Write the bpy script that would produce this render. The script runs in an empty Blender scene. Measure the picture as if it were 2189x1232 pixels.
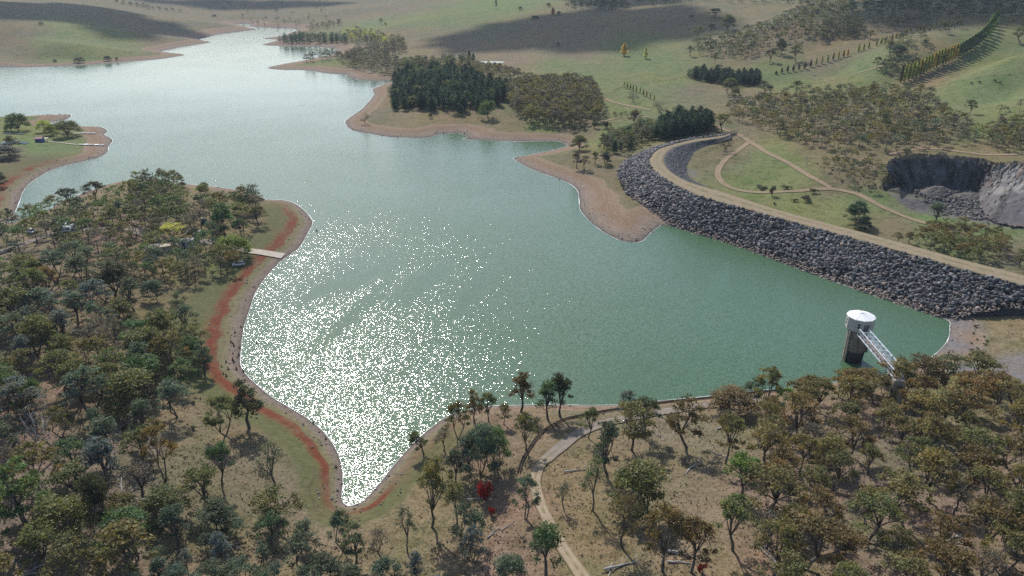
import bpy, bmesh, math, random
import numpy as np
from mathutils import Vector, Matrix

S = bpy.context.scene
C = S.collection
R = math.radians
rng = np.random.default_rng(7)
random.seed(7)

# ------------------------------------------------------------------ camera
CAM_H, PITCH, FPX = 110.0, R(23.5), 1563.0
cam = bpy.data.cameras.new('camera')
cam.sensor_width = 36.0
cam.lens = FPX / 2189.0 * 36.0
cam.clip_start, cam.clip_end = 1.0, 30000.0
cam_o = bpy.data.objects.new('camera', cam)
C.objects.link(cam_o)
cam_o.location = (0, 0, CAM_H)
cam_o.rotation_euler = (math.pi / 2 - PITCH, 0, 0)
S.camera = cam_o

# ------------------------------------------------------------------ light
SUN_AZ, SUN_EL = R(-18), R(42)
SUNV = Vector((math.sin(SUN_AZ) * math.cos(SUN_EL), math.cos(SUN_AZ) * math.cos(SUN_EL), math.sin(SUN_EL)))
sun = bpy.data.lights.new('sun', 'SUN')
sun.energy, sun.angle, sun.color = 4.2, R(0.53), (1.0, 0.95, 0.88)
sun_o = bpy.data.objects.new('sun', sun)
C.objects.link(sun_o)
sun_o.rotation_euler = SUNV.to_track_quat('Z', 'Y').to_euler()
world = bpy.data.worlds.new('World')
S.world = world
world.use_nodes = True
wt = world.node_tree
sky = wt.nodes.new('ShaderNodeTexSky')
sky.sky_type = 'NISHITA'
sky.sun_disc = False
sky.sun_elevation, sky.sun_rotation = SUN_EL, SUN_AZ % (2 * math.pi)
sky.air_density, sky.dust_density, sky.ozone_density = 1.0, 1.2, 1.5
wt.links.new(sky.outputs[0], wt.nodes['Background'].inputs[0])
wt.nodes['Background'].inputs[1].default_value = 0.14
S.view_settings.view_transform = 'Standard'
S.view_settings.look = 'None'
S.view_settings.exposure = 0.24
S.view_settings.gamma = 1.0
S.cycles.use_denoising = False
S.cycles.max_bounces = 6
S.cycles.diffuse_bounces = 2
S.cycles.glossy_bounces = 2
S.cycles.transmission_bounces = 3
S.cycles.volume_bounces = 0
S.cycles.transparent_max_bounces = 6

# ------------------------------------------------------------------ pixel rays -> places on the ground
cP, sP = math.cos(PITCH), math.sin(PITCH)
def ray(px, py):
    dx, dy = px - 1094.5, 616.0 - py
    return np.array([dx, FPX * cP + dy * sP, dy * cP - FPX * sP])
def at(px, py, z=0.0):
    d = ray(px, py)
    t = (z - CAM_H) / d[2]
    return (d[0] * t, d[1] * t)
def topix(x, y, z):
    z = z - CAM_H
    dep = y * cP - z * sP
    up = y * sP + z * cP
    return (1094.5 + FPX * x / dep, 616.0 - FPX * up / dep)

# ------------------------------------------------------------------ lake outline
LAKE_PX = [(-420,158),(-200,150),(0,144),(75,144),(185,139),(330,128),(375,122),(395,118),(385,115),(345,111),(360,107),(400,99),
 (440,93),(452,90),(425,85),(445,80),(458,76),(490,70),(535,66),(548,63),(525,57),(505,53),(515,50.5),(540,52),(530,56),(560,59),
 (600,59.5),(638,63),(622,69),(600,78),(560,82),(575,84),(593,86),(560,96),(592,98),(641,100),(683,100),(687,102),(720,103),
 (713,108),(726,113),(706,118),(641,131),(605,137),(570,146),(609,150),(641,150),(672,153),(703,158),(735,159),(745,165),(755,169),
 (784,173),(836,174),(818,181),(795,192),(800,202),(773,233),(740,257),(740,267),(750,278),(780,285),(830,293),(863,295),(913,295),
 (943,287),(977,286),(1000,292),(990,297),(1030,300),(1097,303),(1147,303),(1190,303),(1207,308),(1210,313),(1173,323),(1123,333),
 (1097,338),(1113,350),(1150,368),(1207,388),(1233,407),(1238,430),(1240,448),(1255,468),(1280,490),(1310,508),(1340,518),(1370,517),
 (1390,500),(1405,488),(1434,483),(1584,530),(1734,585),(1868,632),(1950,660),(2023,684),(2030,700),(2027,725),(2010,748),(1985,768),
 (1960,783),(1900,799),(1830,811),(1760,821),(1720,826),(1600,838),(1500,849),(1400,858),(1330,865),(1250,867),(1200,865),(1100,867),
 (1060,868),(1010,874),(960,890),(930,908),(890,942),(850,985),(810,1035),(780,1068),(765,1077),(750,1081),(738,1079),(731,1065),
 (733,1020),(728,985),(712,950),(690,922),(660,897),(620,872),(585,852),(560,832),(530,805),(515,780),(516,745),(522,700),(535,660),
 (545,630),(560,605),(580,580),(600,560),(620,545),(640,530),(655,505),(668,480),(665,467),(650,450),(630,435),(605,428),(570,427),
 (530,412),(480,402),(430,397),(330,388),(280,386),(240,392),(200,405),(160,420),(110,445),(60,465),(35,474),(10,477),(18,470),(29,460),(41,434),
 (49,411),(64,393),(92,374),(111,364),(144,354),(181,345),(210,338),(230,326),(232,315),(241,302),(236,295),(224,288),(230,280),
 (224,275),(210,271),(166,270),(130,268),(105,264),(111,262),(144,255),(153,246),(136,245),(93,246),(58,249),(0,250),(-200,256),(-420,262)]
def catmull(p, n=3, closed=True):
    p = np.array(p, float)
    N = len(p)
    out = []
    for i in range(N if closed else N - 1):
        if closed:
            a, b, c, d = p[i - 1], p[i], p[(i + 1) % N], p[(i + 2) % N]
        else:
            a, b, c, d = p[max(i - 1, 0)], p[i], p[i + 1], p[min(i + 2, N - 1)]
        for k in range(n):
            t = k / n
            out.append(.5 * ((2 * b) + (c - a) * t + (2 * a - 5 * b + 4 * c - d) * t * t + (3 * b - a - 3 * c + d) * t ** 3))
    if not closed:
        out.append(p[-1])
    return np.array(out)
LAKE = np.array([at(*p) for p in LAKE_PX])
LAKE_S = catmull(LAKE, 2)

def noise2(x, y, seed=0):
    xi, yi = np.floor(x).astype(np.int64), np.floor(y).astype(np.int64)
    xf, yf = x - xi, y - yi
    u, v = xf * xf * (3 - 2 * xf), yf * yf * (3 - 2 * yf)
    def h(a, b):
        n = (a * 374761393 + b * 668265263 + seed * 974634777) & 0xffffffff
        n = ((n ^ (n >> 13)) * 1274126177) & 0xffffffff
        return ((n ^ (n >> 16)) & 0xffff) / 32767.5 - 1
    return (h(xi, yi) * (1 - u) + h(xi + 1, yi) * u) * (1 - v) + (h(xi, yi + 1) * (1 - u) + h(xi + 1, yi + 1) * u) * v
def fbm(x, y, o=4, seed=0):
    a, s, t = 1.0, 0.0, 0.0
    for k in range(o):
        s = s + a * noise2(x * 2 ** k, y * 2 ** k, seed + k)
        t += a
        a *= .5
    return s / t

def sdf(x, y):          # metres to the waterline, positive on land
    P = LAKE_S.astype(np.float32)
    x, y = x.astype(np.float32), y.astype(np.float32)
    d2 = np.full(x.shape, 1e12, np.float32)
    ins = np.zeros(x.shape, bool)
    for i in range(len(P)):
        ax, ay = P[i - 1]
        bx, by = P[i]
        ex, ey = bx - ax, by - ay
        L = ex * ex + ey * ey + 1e-9
        wx, wy = x - ax, y - ay
        t = np.clip((wx * ex + wy * ey) / L, 0, 1)
        dx, dy = wx - t * ex, wy - t * ey
        np.minimum(d2, dx * dx + dy * dy, out=d2)
        if ay != by:
            c = ((ay > y) != (by > y)) & (x < ex * (y - ay) / (by - ay) + ax)
            ins ^= c
    d = np.sqrt(d2)
    return np.where(ins, -d, d).astype(np.float64)

# ------------------------------------------------------------------ terrain heights: (px, py, z)
HPTS = [(0,1232,24),(0,1000,20),(0,800,16),(0,650,12),(0,560,8),(200,1232,22),(200,1000,17),(200,800,14),(200,650,11),(150,540,7),
 (350,1100,17),(350,900,12),(350,750,11),(350,600,8),(300,480,7),(420,430,6),(150,450,5),(250,410,5),(500,480,6),(450,560,7),
 (430,700,8),(420,850,8),(450,1000,11),(550,950,8),(600,1150,14),(450,1232,20),(700,1180,11),(650,1232,16),(850,1232,15),(800,1140,8),
 (950,1100,9),(950,980,6),(1050,1200,15),(1100,1000,8),(1180,920,5),(1250,1232,19),(1250,1000,10),(1200,1100,14),(1350,950,10),
 (1400,1100,16),(1500,1232,23),(1500,1000,14),(1550,900,9),(1650,850,4.5),(1400,880,5.5),(1300,890,5),(1700,950,14),(1700,1100,20),
 (1800,1232,26),(1850,900,14),(1900,1000,19),(1900,835,11),(2000,830,13),(2000,1100,24),(2189,1232,30),(2189,1000,24),(2100,900,16),
 (2189,850,12),(2100,790,7),(2150,740,5),(2189,690,9),(2110,690,7),(2189,650,10),(2080,720,4),(-300,1000,24),(-300,700,16),(2450,1000,28),
 (2450,700,14),(-200,500,8),(-200,350,7),
 (1480,345,8),(1560,330,10.5),(1600,300,12.5),(1560,380,7.5),(1650,380,8),(1700,430,7),(1800,460,7),(1900,490,6.5),(2000,510,6.5),
 (2100,540,7),(2189,570,8),(1800,405,8.5),(1900,440,7),(2050,470,6.5),(2189,500,6.5),(2000,425,6.5),(2100,440,6.8),(2300,480,9),
 (1400,300,13),(1330,330,10),(1260,320,7),(1300,380,6),(1360,430,4.5),(1340,470,3),(1450,280,13.5),(1530,278,13.5),
 (1650,280,17),(1700,320,16),(1750,380,12),(1830,400,10),(1800,300,20),(1900,300,22),(2000,300,23),(2100,310,23),(2189,320,22),
 (1880,332,19),(1980,326,22.5),(2110,330,22.5),(2189,340,21),(1700,220,20),(1900,220,26),(2050,240,28),(2189,240,30),(1550,240,16),
 (1650,190,17),(1500,200,14),(1400,220,12),(1300,250,10),(1200,270,8),(1100,240,10),(1000,200,12),(950,160,10),(880,200,9),(1050,270,5),
 (900,270,6),(800,240,4),(850,270,4),(2189,180,34),(2050,180,30),(1950,170,26),(2100,130,42),(2189,100,52),(1800,150,24),(1650,140,22),
 (1550,140,20),(1450,150,17),(1350,170,13),(1250,150,14),(1200,110,20),(1350,120,20),(1050,140,10),(1450,90,30),(1600,80,40),
 (1750,90,40),(1700,30,62),(1850,60,56),(1950,40,65),(2100,60,62),(2189,40,75),(2000,0,85),(1800,0,80),(1550,20,60),(1400,50,44),
 (1250,70,30),(1250,20,52),(1400,10,62),(1100,80,24),(1100,40,38),(1100,0,56),(950,90,16),(900,120,9),(850,60,22),(950,30,40),
 (780,90,9),(740,60,10),(850,10,45),(700,30,22),(700,5,42),(650,90,5),(620,90,4),(760,150,5),(700,140,3),
 (0,120,6),(0,90,16),(0,50,38),(0,10,62),(150,110,10),(150,70,28),(150,30,55),(300,110,7),(300,80,18),(300,40,42),(300,10,58),
 (420,70,10),(420,45,24),(420,10,44),(500,40,12),(520,20,30),(540,3,48),(600,45,6),(600,20,25),(620,3,46),(-300,120,8),(-300,60,40),
 (-300,20,70),(2450,200,36),(2450,80,70),(2450,400,14),(60,300,3),(0,320,4),(0,280,3),(100,330,3.5),(0,400,6),(150,320,2.5),(40,260,2)]
HW = [(*at(px, py, z), z) for px, py, z in HPTS]
for t in (-1.1, -.7, -.45, -.2, 0, .2, .45, .7, 1.1):
    for yy, zz in ((2700, 112), (3600, 135), (5500, 170)):
        HW.append((t * yy, yy, zz + 18 * math.sin(t * 9 + yy)))
    HW.append((t * 60, 60, 26 + 4 * abs(t)))
    HW.append((t * 25, 25, 28))
HW = np.array(HW)
_u, _v, _z = HW[:, 0] / HW[:, 1], np.log(HW[:, 1]), HW[:, 2]
def tk(r2):
    return np.where(r2 > 1e-12, .5 * r2 * np.log(np.maximum(r2, 1e-12)), 0)
n_ = len(_u)
KK = tk((_u[:, None] - _u) ** 2 + (_v[:, None] - _v) ** 2) + np.eye(n_) * 4e-4
Pm = np.stack([np.ones(n_), _u, _v], 1)
sol = np.linalg.solve(np.block([[KK, Pm], [Pm.T, np.zeros((3, 3))]]), np.concatenate([_z, np.zeros(3)]))

NX, NY, TMAX, Y0, Y1 = 760, 720, 1.15, 25.0, 5500.0
gt = np.linspace(-TMAX, TMAX, NX)
gv = np.linspace(math.log(Y0), math.log(Y1), NY)
U, V = np.meshgrid(gt, gv)
GY = np.exp(V)
GX = U * GY
hill = np.zeros(U.shape) + sol[n_] + sol[n_ + 1] * U + sol[n_ + 2] * V
for i in range(n_):
    hill += sol[i] * tk((U - _u[i]) ** 2 + (V - _v[i]) ** 2)
SD = sdf(GX, GY)
far = np.clip((GY - 700) / 900, 0, 1)
ridge = fbm(GX / 420 + 3, GY / 420, 4, 5)
near_n = fbm(GX / 26, GY / 26, 4, 11) * .55
lift = np.clip((SD - 12) / 80, 0, 1)
hill = np.maximum(hill, 1.5) + lift * (far * (9 * ridge + 3 * fbm(GX / 90, GY / 90, 3, 9)) + near_n)
hill = np.maximum(hill, 1.2)
SLOPE = .2
GZ = np.where(SD > 0, hill * (1 - np.exp(-SD * SLOPE / hill)), np.maximum(SD * .25, -5))
GZ = np.where(SD > 4, GZ + np.clip((SD - 4) / 6, 0, 1) * fbm(GX / 5, GY / 5, 3, 21) * .16, GZ)

# quarry pit dug into the slope: rim polyline and floor
RIM_PX = [(1893,362,19),(1900,345,20.5),(1925,336,21.5),(1960,330,22.5),(2000,331,22.6),(2040,334,22.6),(2080,337,22.5),(2105,341,22.4),(2128,349,22),
          (2150,348,22.5), (2182,345,23), (2220,346,23), (2270,352,22.5)]
RIM = np.array([[*at(a, b, z), z] for a, b, z in RIM_PX])
BASE_PX = [(1925,398,7.2),(1932,400,7.2),(1945,404,7),(1970,408,7),(2000,410,7),(2035,411,7),(2062,412,7),(2078,411,7.2),(2088,414,7.5),
           (2092,428,7.8), (2102,448,7.8), (2130,470,8), (2240,490,8)]
BASE = np.array([[*at(a, b, z), z] for a, b, z in BASE_PX])
pit = np.concatenate([RIM[:, :2], [at(2270, 484, 8)], [at(2150, 474, 8)], [at(2060, 466, 7)], [at(1950, 440, 7.5)]])
def in_poly(x, y, P):
    ins = np.zeros(np.shape(x), bool)
    for i in range(len(P)):
        ax, ay = P[i - 1]
        bx, by = P[i]
        if ay != by:
            ins ^= ((ay > y) != (by > y)) & (x < (bx - ax) * (y - ay) / (by - ay) + ax)
    return ins
pin = in_poly(GX, GY, pit)
floorz = 7.0 + .9 * fbm(GX / 9, GY / 9, 4, 31)
GZ = np.where(pin, np.minimum(GZ, floorz), GZ)
_px, _py = at(1052, 133, 11.0)
_pd = np.hypot((GX - _px) / 16, (GY - _py) / 11)
GZ = np.where(_pd < 2, GZ + (11.0 - GZ) * np.clip(2 - _pd, 0, 1), GZ)
GZ = np.where(_pd < 1, 11.0 - .8 * (1 - _pd), GZ)

def hgt(x, y):
    x, y = np.asarray(x, float), np.asarray(y, float)
    fu = np.clip((x / y + TMAX) / (2 * TMAX) * (NX - 1), 0, NX - 1.001)
    fv = np.clip((np.log(y) - gv[0]) / (gv[-1] - gv[0]) * (NY - 1), 0, NY - 1.001)
    iu, iv = fu.astype(int), fv.astype(int)
    a, b = fu - iu, fv - iv
    return (GZ[iv, iu] * (1 - a) + GZ[iv, iu + 1] * a) * (1 - b) + (GZ[iv + 1, iu] * (1 - a) + GZ[iv + 1, iu + 1] * a) * b
def shore_d(x, y):
    fu = int(round(np.clip((x / y + TMAX) / (2 * TMAX) * (NX - 1), 0, NX - 1)))
    fv = int(round(np.clip((math.log(y) - gv[0]) / (gv[-1] - gv[0]) * (NY - 1), 0, NY - 1)))
    return SD[fv, fu]
def ground(px, py):     # where the photograph's ray meets the land or the water
    d = ray(px, py)
    ys = np.exp(np.linspace(math.log(40), math.log(5000), 420))
    t = ys / d[1]
    xs, zs = d[0] * t, CAM_H + d[2] * t
    hs = np.maximum(hgt(xs, ys), 0)
    k = np.argmax(zs <= hs)
    if zs[k] > hs[k]:
        k = len(ys) - 1
    if k:
        e0, e1 = zs[k - 1] - hs[k - 1], zs[k] - hs[k]
        f = e0 / max(e0 - e1, 1e-9)
        y = ys[k - 1] + (ys[k] - ys[k - 1]) * f
    else:
        y = ys[0]
    x = d[0] * y / d[1]
    return float(x), float(y), float(max(hgt(x, y), 0))

# ------------------------------------------------------------------ helpers
def tag(o, label=None, cat=None, group=None, kind=None):
    if label: o['label'] = label
    if cat: o['category'] = cat
    if group: o['group'] = group
    if kind: o['kind'] = kind
    return o
def new_mesh(name, v, f, mat=None, smooth=False):
    me = bpy.data.meshes.new(name)
    v = np.asarray(v, np.float32)
    if isinstance(f, np.ndarray):
        nf, k = f.shape
        me.vertices.add(len(v)); me.vertices.foreach_set('co', v.ravel())
        me.loops.add(nf * k); me.loops.foreach_set('vertex_index', f.astype(np.int32).ravel())
        me.polygons.add(nf)
        me.polygons.foreach_set('loop_start', np.arange(nf, dtype=np.int32) * k)
        me.polygons.foreach_set('loop_total', np.full(nf, k, np.int32))
        me.update(calc_edges=True)
    else:
        me.from_pydata([tuple(map(float, q)) for q in v], [], f)
        me.update()
    if smooth:
        me.polygons.foreach_set('use_smooth', np.ones(len(me.polygons), bool))
    for m in (mat if isinstance(mat, (list, tuple)) else [mat] if mat else []):
        me.materials.append(m)
    return me
def vcol(me, name, col):
    a = me.color_attributes.new(name, 'FLOAT_COLOR', 'POINT')
    col = np.asarray(col, np.float32)
    if col.shape[1] == 3:
        col = np.concatenate([col, np.ones((len(col), 1), np.float32)], 1)
    a.data.foreach_set('color', col.ravel())
def vfloat(me, name, val):
    a = me.attributes.new(name, 'FLOAT', 'POINT')
    a.data.foreach_set('value', np.asarray(val, np.float32).ravel())
def link(name, me, parent=None, loc=None):
    o = bpy.data.objects.new(name, me)
    C.objects.link(o)
    if parent: o.parent = parent
    if loc is not None: o.location = loc
    return o
def empty(name, loc, rz=0.0, sc=1.0):
    o = bpy.data.objects.new(name, None)
    C.objects.link(o)
    o.location = loc
    o.rotation_euler = (0, 0, rz)
    o.scale = (sc, sc, sc) if not isinstance(sc, (tuple, list)) else sc
    o.empty_display_size = .5
    return o

class MB:               # collects boxes, tubes and prisms into one mesh
    def __init__(s): s.v, s.f = [], []
    def add(s, v, f):
        n = len(s.v)
        s.v += [tuple(q) for q in v]
        s.f += [tuple(i + n for i in q) for q in f]
    def box(s, c, size, rz=0.0, top=1.0):
        cx, cy, cz = c; a, b, h = size[0] / 2, size[1] / 2, size[2] / 2
        cr, sr = math.cos(rz), math.sin(rz)
        v = []
        for z, k in ((-h, 1), (h, top)):
            for x, y in ((-a, -b), (a, -b), (a, b), (-a, b)):
                v.append((cx + (x * cr - y * sr) * k, cy + (x * sr + y * cr) * k, cz + z))
        s.add(v, [(3, 2, 1, 0), (4, 5, 6, 7), (0, 1, 5, 4), (1, 2, 6, 5), (2, 3, 7, 6), (3, 0, 4, 7)])
    def tube(s, pts, radii, n=6):
        pts = [Vector(p) for p in pts]
        rings = []
        for i, p in enumerate(pts):
            d = (pts[min(i + 1, len(pts) - 1)] - pts[max(i - 1, 0)])
            if d.length < 1e-6: d = Vector((0, 0, 1))
            d.normalize()
            a = d.orthogonal().normalized() if abs(d.z) < .9 else Vector((1, 0, 0)) - d * d.x
            a.normalize()
            b = d.cross(a)
            rings.append([p + (a * math.cos(2 * math.pi * k / n) + b * math.sin(2 * math.pi * k / n)) * radii[i] for k in range(n)])
        v = [q for r_ in rings for q in r_]
        f = []
        for i in range(len(pts) - 1):
            for k in range(n):
                f.append((i * n + k, i * n + (k + 1) % n, (i + 1) * n + (k + 1) % n, (i + 1) * n + k))
        f.append(tuple(range(n - 1, -1, -1)))
        f.append(tuple(range((len(pts) - 1) * n, len(pts) * n)))
        s.add(v, f)
    def prism(s, prof, z0, z1, cap=True):
        n = len(prof)
        v = [(x, y, z0) for x, y in prof] + [(x, y, z1) for x, y in prof]
        f = [(k, (k + 1) % n, n + (k + 1) % n, n + k) for k in range(n)]
        if cap: f += [tuple(range(n - 1, -1, -1)), tuple(range(n, 2 * n))]
        s.add(v, f)
    def mesh(s, name, mat, smooth=False): return new_mesh(name, s.v, s.f, mat, smooth)

# ------------------------------------------------------------------ materials
class NT:
    def __init__(s, name):
        s.m = bpy.data.materials.new(name); s.m.use_nodes = True
        s.t = s.m.node_tree; s.p = s.t.nodes['Principled BSDF']; s.out = s.t.nodes['Material Output']
    def n(s, typ, **kw):
        o = s.t.nodes.new('ShaderNode' + typ)
        for k, v in kw.items():
            if k.startswith('_'): setattr(o, k[1:], v)
            else: s.set(o.inputs[k.replace('__', ' ')], v)
        return o
    def set(s, sock, v):
        if isinstance(v, bpy.types.NodeSocket): s.t.links.new(v, sock)
        else: sock.default_value = v
    def math(s, op, a, b=0.0, clamp=False):
        o = s.t.nodes.new('ShaderNodeMath'); o.operation = op; o.use_clamp = clamp
        s.set(o.inputs[0], a); s.set(o.inputs[1], b); return o.outputs[0]
    def noise(s, vec, scale, detail=4, rough=.55):
        o = s.t.nodes.new('ShaderNodeTexNoise'); s.set(o.inputs['Vector'], vec)
        o.inputs['Scale'].default_value = scale; o.inputs['Detail'].default_value = detail; o.inputs['Roughness'].default_value = rough
        return o.outputs['Fac']
    def mix(s, fac, a, b, mode='MIX'):
        o = s.t.nodes.new('ShaderNodeMix'); o.data_type = 'RGBA'; o.blend_type = mode
        s.set(o.inputs[0], fac); s.set(o.inputs[6], a); s.set(o.inputs[7], b); return o.outputs[2]
    def ramp(s, fac, stops):
        o = s.t.nodes.new('ShaderNodeValToRGB'); s.set(o.inputs[0], fac)
        e = o.color_ramp.elements
        while len(e) < len(stops): e.new(.5)
        for q, (p, c) in zip(e, stops):
            q.position = p; q.color = (*c, 1) if len(c) == 3 else c
        return o.outputs[0]
    def mapr(s, v, a, b, c=0.0, d=1.0):
        o = s.t.nodes.new('ShaderNodeMapRange'); s.set(o.inputs[0], v)
        for k, q in zip((1, 2, 3, 4), (a, b, c, d)): o.inputs[k].default_value = q
        return o.outputs[0]
    def pos(s): return s.t.nodes.new('ShaderNodeNewGeometry').outputs['Position']
    def attr(s, name, out='Color'):
        o = s.t.nodes.new('ShaderNodeAttribute'); o.attribute_name = name; return o.outputs[out]
    def bump(s, h, strength=.5, dist=.2):
        o = s.t.nodes.new('ShaderNodeBump'); s.set(o.inputs['Height'], h)
        o.inputs['Strength'].default_value = strength; o.inputs['Distance'].default_value = dist
        s.t.links.new(o.outputs[0], s.p.inputs['Normal']); return o
def g4(v): return (v, v, v, 1)
def simple(name, col, rough=.7, var=.25, scale=2.0, metal=0.0, spec=.3, bump=0.0):
    t = NT(name)
    p = t.n('TexCoord').outputs['Object']
    k = t.mapr(t.noise(p, scale, 5), .3, .7, 1 - var, 1 + var)
    c = t.mix(1.0, (*col, 1), k, 'MULTIPLY')
    t.set(t.p.inputs['Base Color'], c)
    t.p.inputs['Roughness'].default_value = rough
    t.p.inputs['Metallic'].default_value = metal
    t.p.inputs['Specular IOR Level'].default_value = spec
    if bump: t.bump(t.noise(p, scale * 3, 4), .6, bump)
    return t.m

def terrain_mat():
    t = NT('ground')
    p = t.pos()
    col = t.attr('Col')
    sd = t.attr('sd', 'Fac'); W = t.attr('W', 'Fac'); Rm = t.attr('R', 'Fac'); Q = t.attr('Q', 'Fac'); Gr = t.attr('G', 'Fac')
    n_big = t.noise(p, .012, 4); n_mid = t.noise(p, .07, 5); n_sm = t.noise(p, .55, 5, .65); n_tus = t.noise(p, 1.6, 3, .7)
    c = t.mix(t.mapr(n_big, .38, .62), col, t.mix(1.0, col, (1.22, 1.06, .92, 1), 'MULTIPLY'))
    c = t.mix(t.mapr(n_mid, .45, .68), c, t.mix(1.0, c, (.72, .86, .70, 1), 'MULTIPLY'))
    c = t.mix(t.mapr(n_sm, .54, .74), c, t.mix(1.0, c, (1.28, 1.2, 1.15, 1), 'MULTIPLY'))
    c = t.mix(t.mapr(n_tus, .5, .62, 0, .85), c, t.mix(1.0, c, (.50, .50, .44, 1), 'MULTIPLY'))
    n_fl = t.noise(p, .28, 6, .75)
    c = t.mix(t.mapr(n_fl, .5, .62, 0, .8), c, t.mix(1.0, c, (.62, .60, .56, 1), 'MULTIPLY'))
    c = t.mix(t.mapr(t.noise(p, 2.6, 2, .6), .58, .66, 0, .7), c, t.mix(1.0, c, (1.7, 1.6, 1.5, 1), 'MULTIPLY'))
    # shore bands
    wob = t.math('MULTIPLY', t.math('SUBTRACT', t.noise(p, .12, 4), .5), .55)
    x = t.math('ADD', t.math('DIVIDE', sd, W), t.math('MULTIPLY', t.math('ADD', wob, t.math('MULTIPLY', t.math('SUBTRACT', n_sm, .5), .2)), t.mapr(sd, 0, 6)))
    bare = t.ramp(t.math('DIVIDE', x, 1.3), [(0, (.10, .085, .075)), (.06, (.185, .155, .13)), (.2, (.235, .18, .14)), (.42, (.215, .148, .098)), (.68, (.245, .185, .125)), (.76, (.16, .14, .09)), (.8, (.13, .12, .07))])
    redb = t.ramp(t.math('DIVIDE', x, 2.2), [(0, (.10, .085, .075)), (.05, (.18, .145, .12)), (.13, (.20, .16, .125)), (.17, (.175, .155, .09)), (.26, (.16, .145, .075)),
                                             (.27, (.15, .075, .04)), (.31, (.155, .048, .026)), (.38, (.150, .046, .025)), (.45, (.14, .095, .045)), (.5, (.11, .115, .05)), (.85, (.115, .12, .055)), (1, (.14, .125, .065))])
    redx = t.mix(t.mapr(t.noise(p, .055, 3), .36, .52), redb, t.ramp(t.math('DIVIDE', x, 2.2), [(0, (.10, .085, .075)), (.05, (.18, .145, .12)), (.13, (.20, .16, .125)), (.17, (.175, .155, .09)), (.3, (.17, .12, .075)), (.43, (.14, .115, .06)), (.85, (.115, .12, .055)), (1, (.14, .125, .065))]))
    redx = t.mix(t.math('MULTIPLY', t.mapr(Rm, .75, .95), t.mapr(t.noise(p, .16, 5, .7), .36, .5, .25, 1)), redx, redb)
    band = t.mix(t.mapr(n_tus, .5, .68, 0, .4), t.mix(t.mapr(Rm, .3, .6), bare, redx), (.09, .075, .045, 1))
    band = t.mix(t.mapr(n_sm, .35, .65), t.mix(1.0, band, (.84, .84, .84, 1), 'MULTIPLY'), t.mix(1.0, band, (1.12, 1.1, 1.08, 1), 'MULTIPLY'))
    step = t.math('SINE', t.math('ADD', t.math('MULTIPLY', sd, 3.0), t.math('MULTIPLY', n_mid, 17.0)))
    band = t.mix(t.math('MULTIPLY', t.mapr(step, .2, 1, 0, .7), t.mapr(t.noise(p, .09, 4, .7), .42, .62)), band, t.mix(1.0, band, (.74, .72, .70, 1), 'MULTIPLY'))
    land_nr = t.mapr(x, .93, 1.08); land_r = t.mapr(x, 1.7, 2.15)
    isr = t.mapr(Rm, .3, .6)
    lf = t.math('ADD', t.math('MULTIPLY', land_nr, t.math('SUBTRACT', 1.0, isr)), t.math('MULTIPLY', land_r, isr))
    c = t.mix(lf, band, c)
    # grey gravel and steep rock
    grav = t.ramp(t.noise(p, .9, 5, .7), [(.3, (.085, .08, .085)), (.55, (.165, .155, .155)), (.75, (.25, .235, .225))])
    c = t.mix(t.math('MULTIPLY', Gr, t.mapr(n_mid, .3, .5, .6, 1), True), c, grav)
    c = t.mix(Q, c, t.ramp(t.noise(p, .5, 6, .7), [(.3, (.055, .05, .05)), (.5, (.105, .097, .093)), (.72, (.18, .168, .158))]))
    t.set(t.p.inputs['Base Color'], c)
    t.p.inputs['Roughness'].default_value = .95
    t.p.inputs['Specular IOR Level'].default_value = .08
    h = t.math('ADD', t.math('MULTIPLY', n_tus, .35), t.math('MULTIPLY', n_sm, .6))
    t.bump(h, .9, .55)
    return t.m

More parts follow.
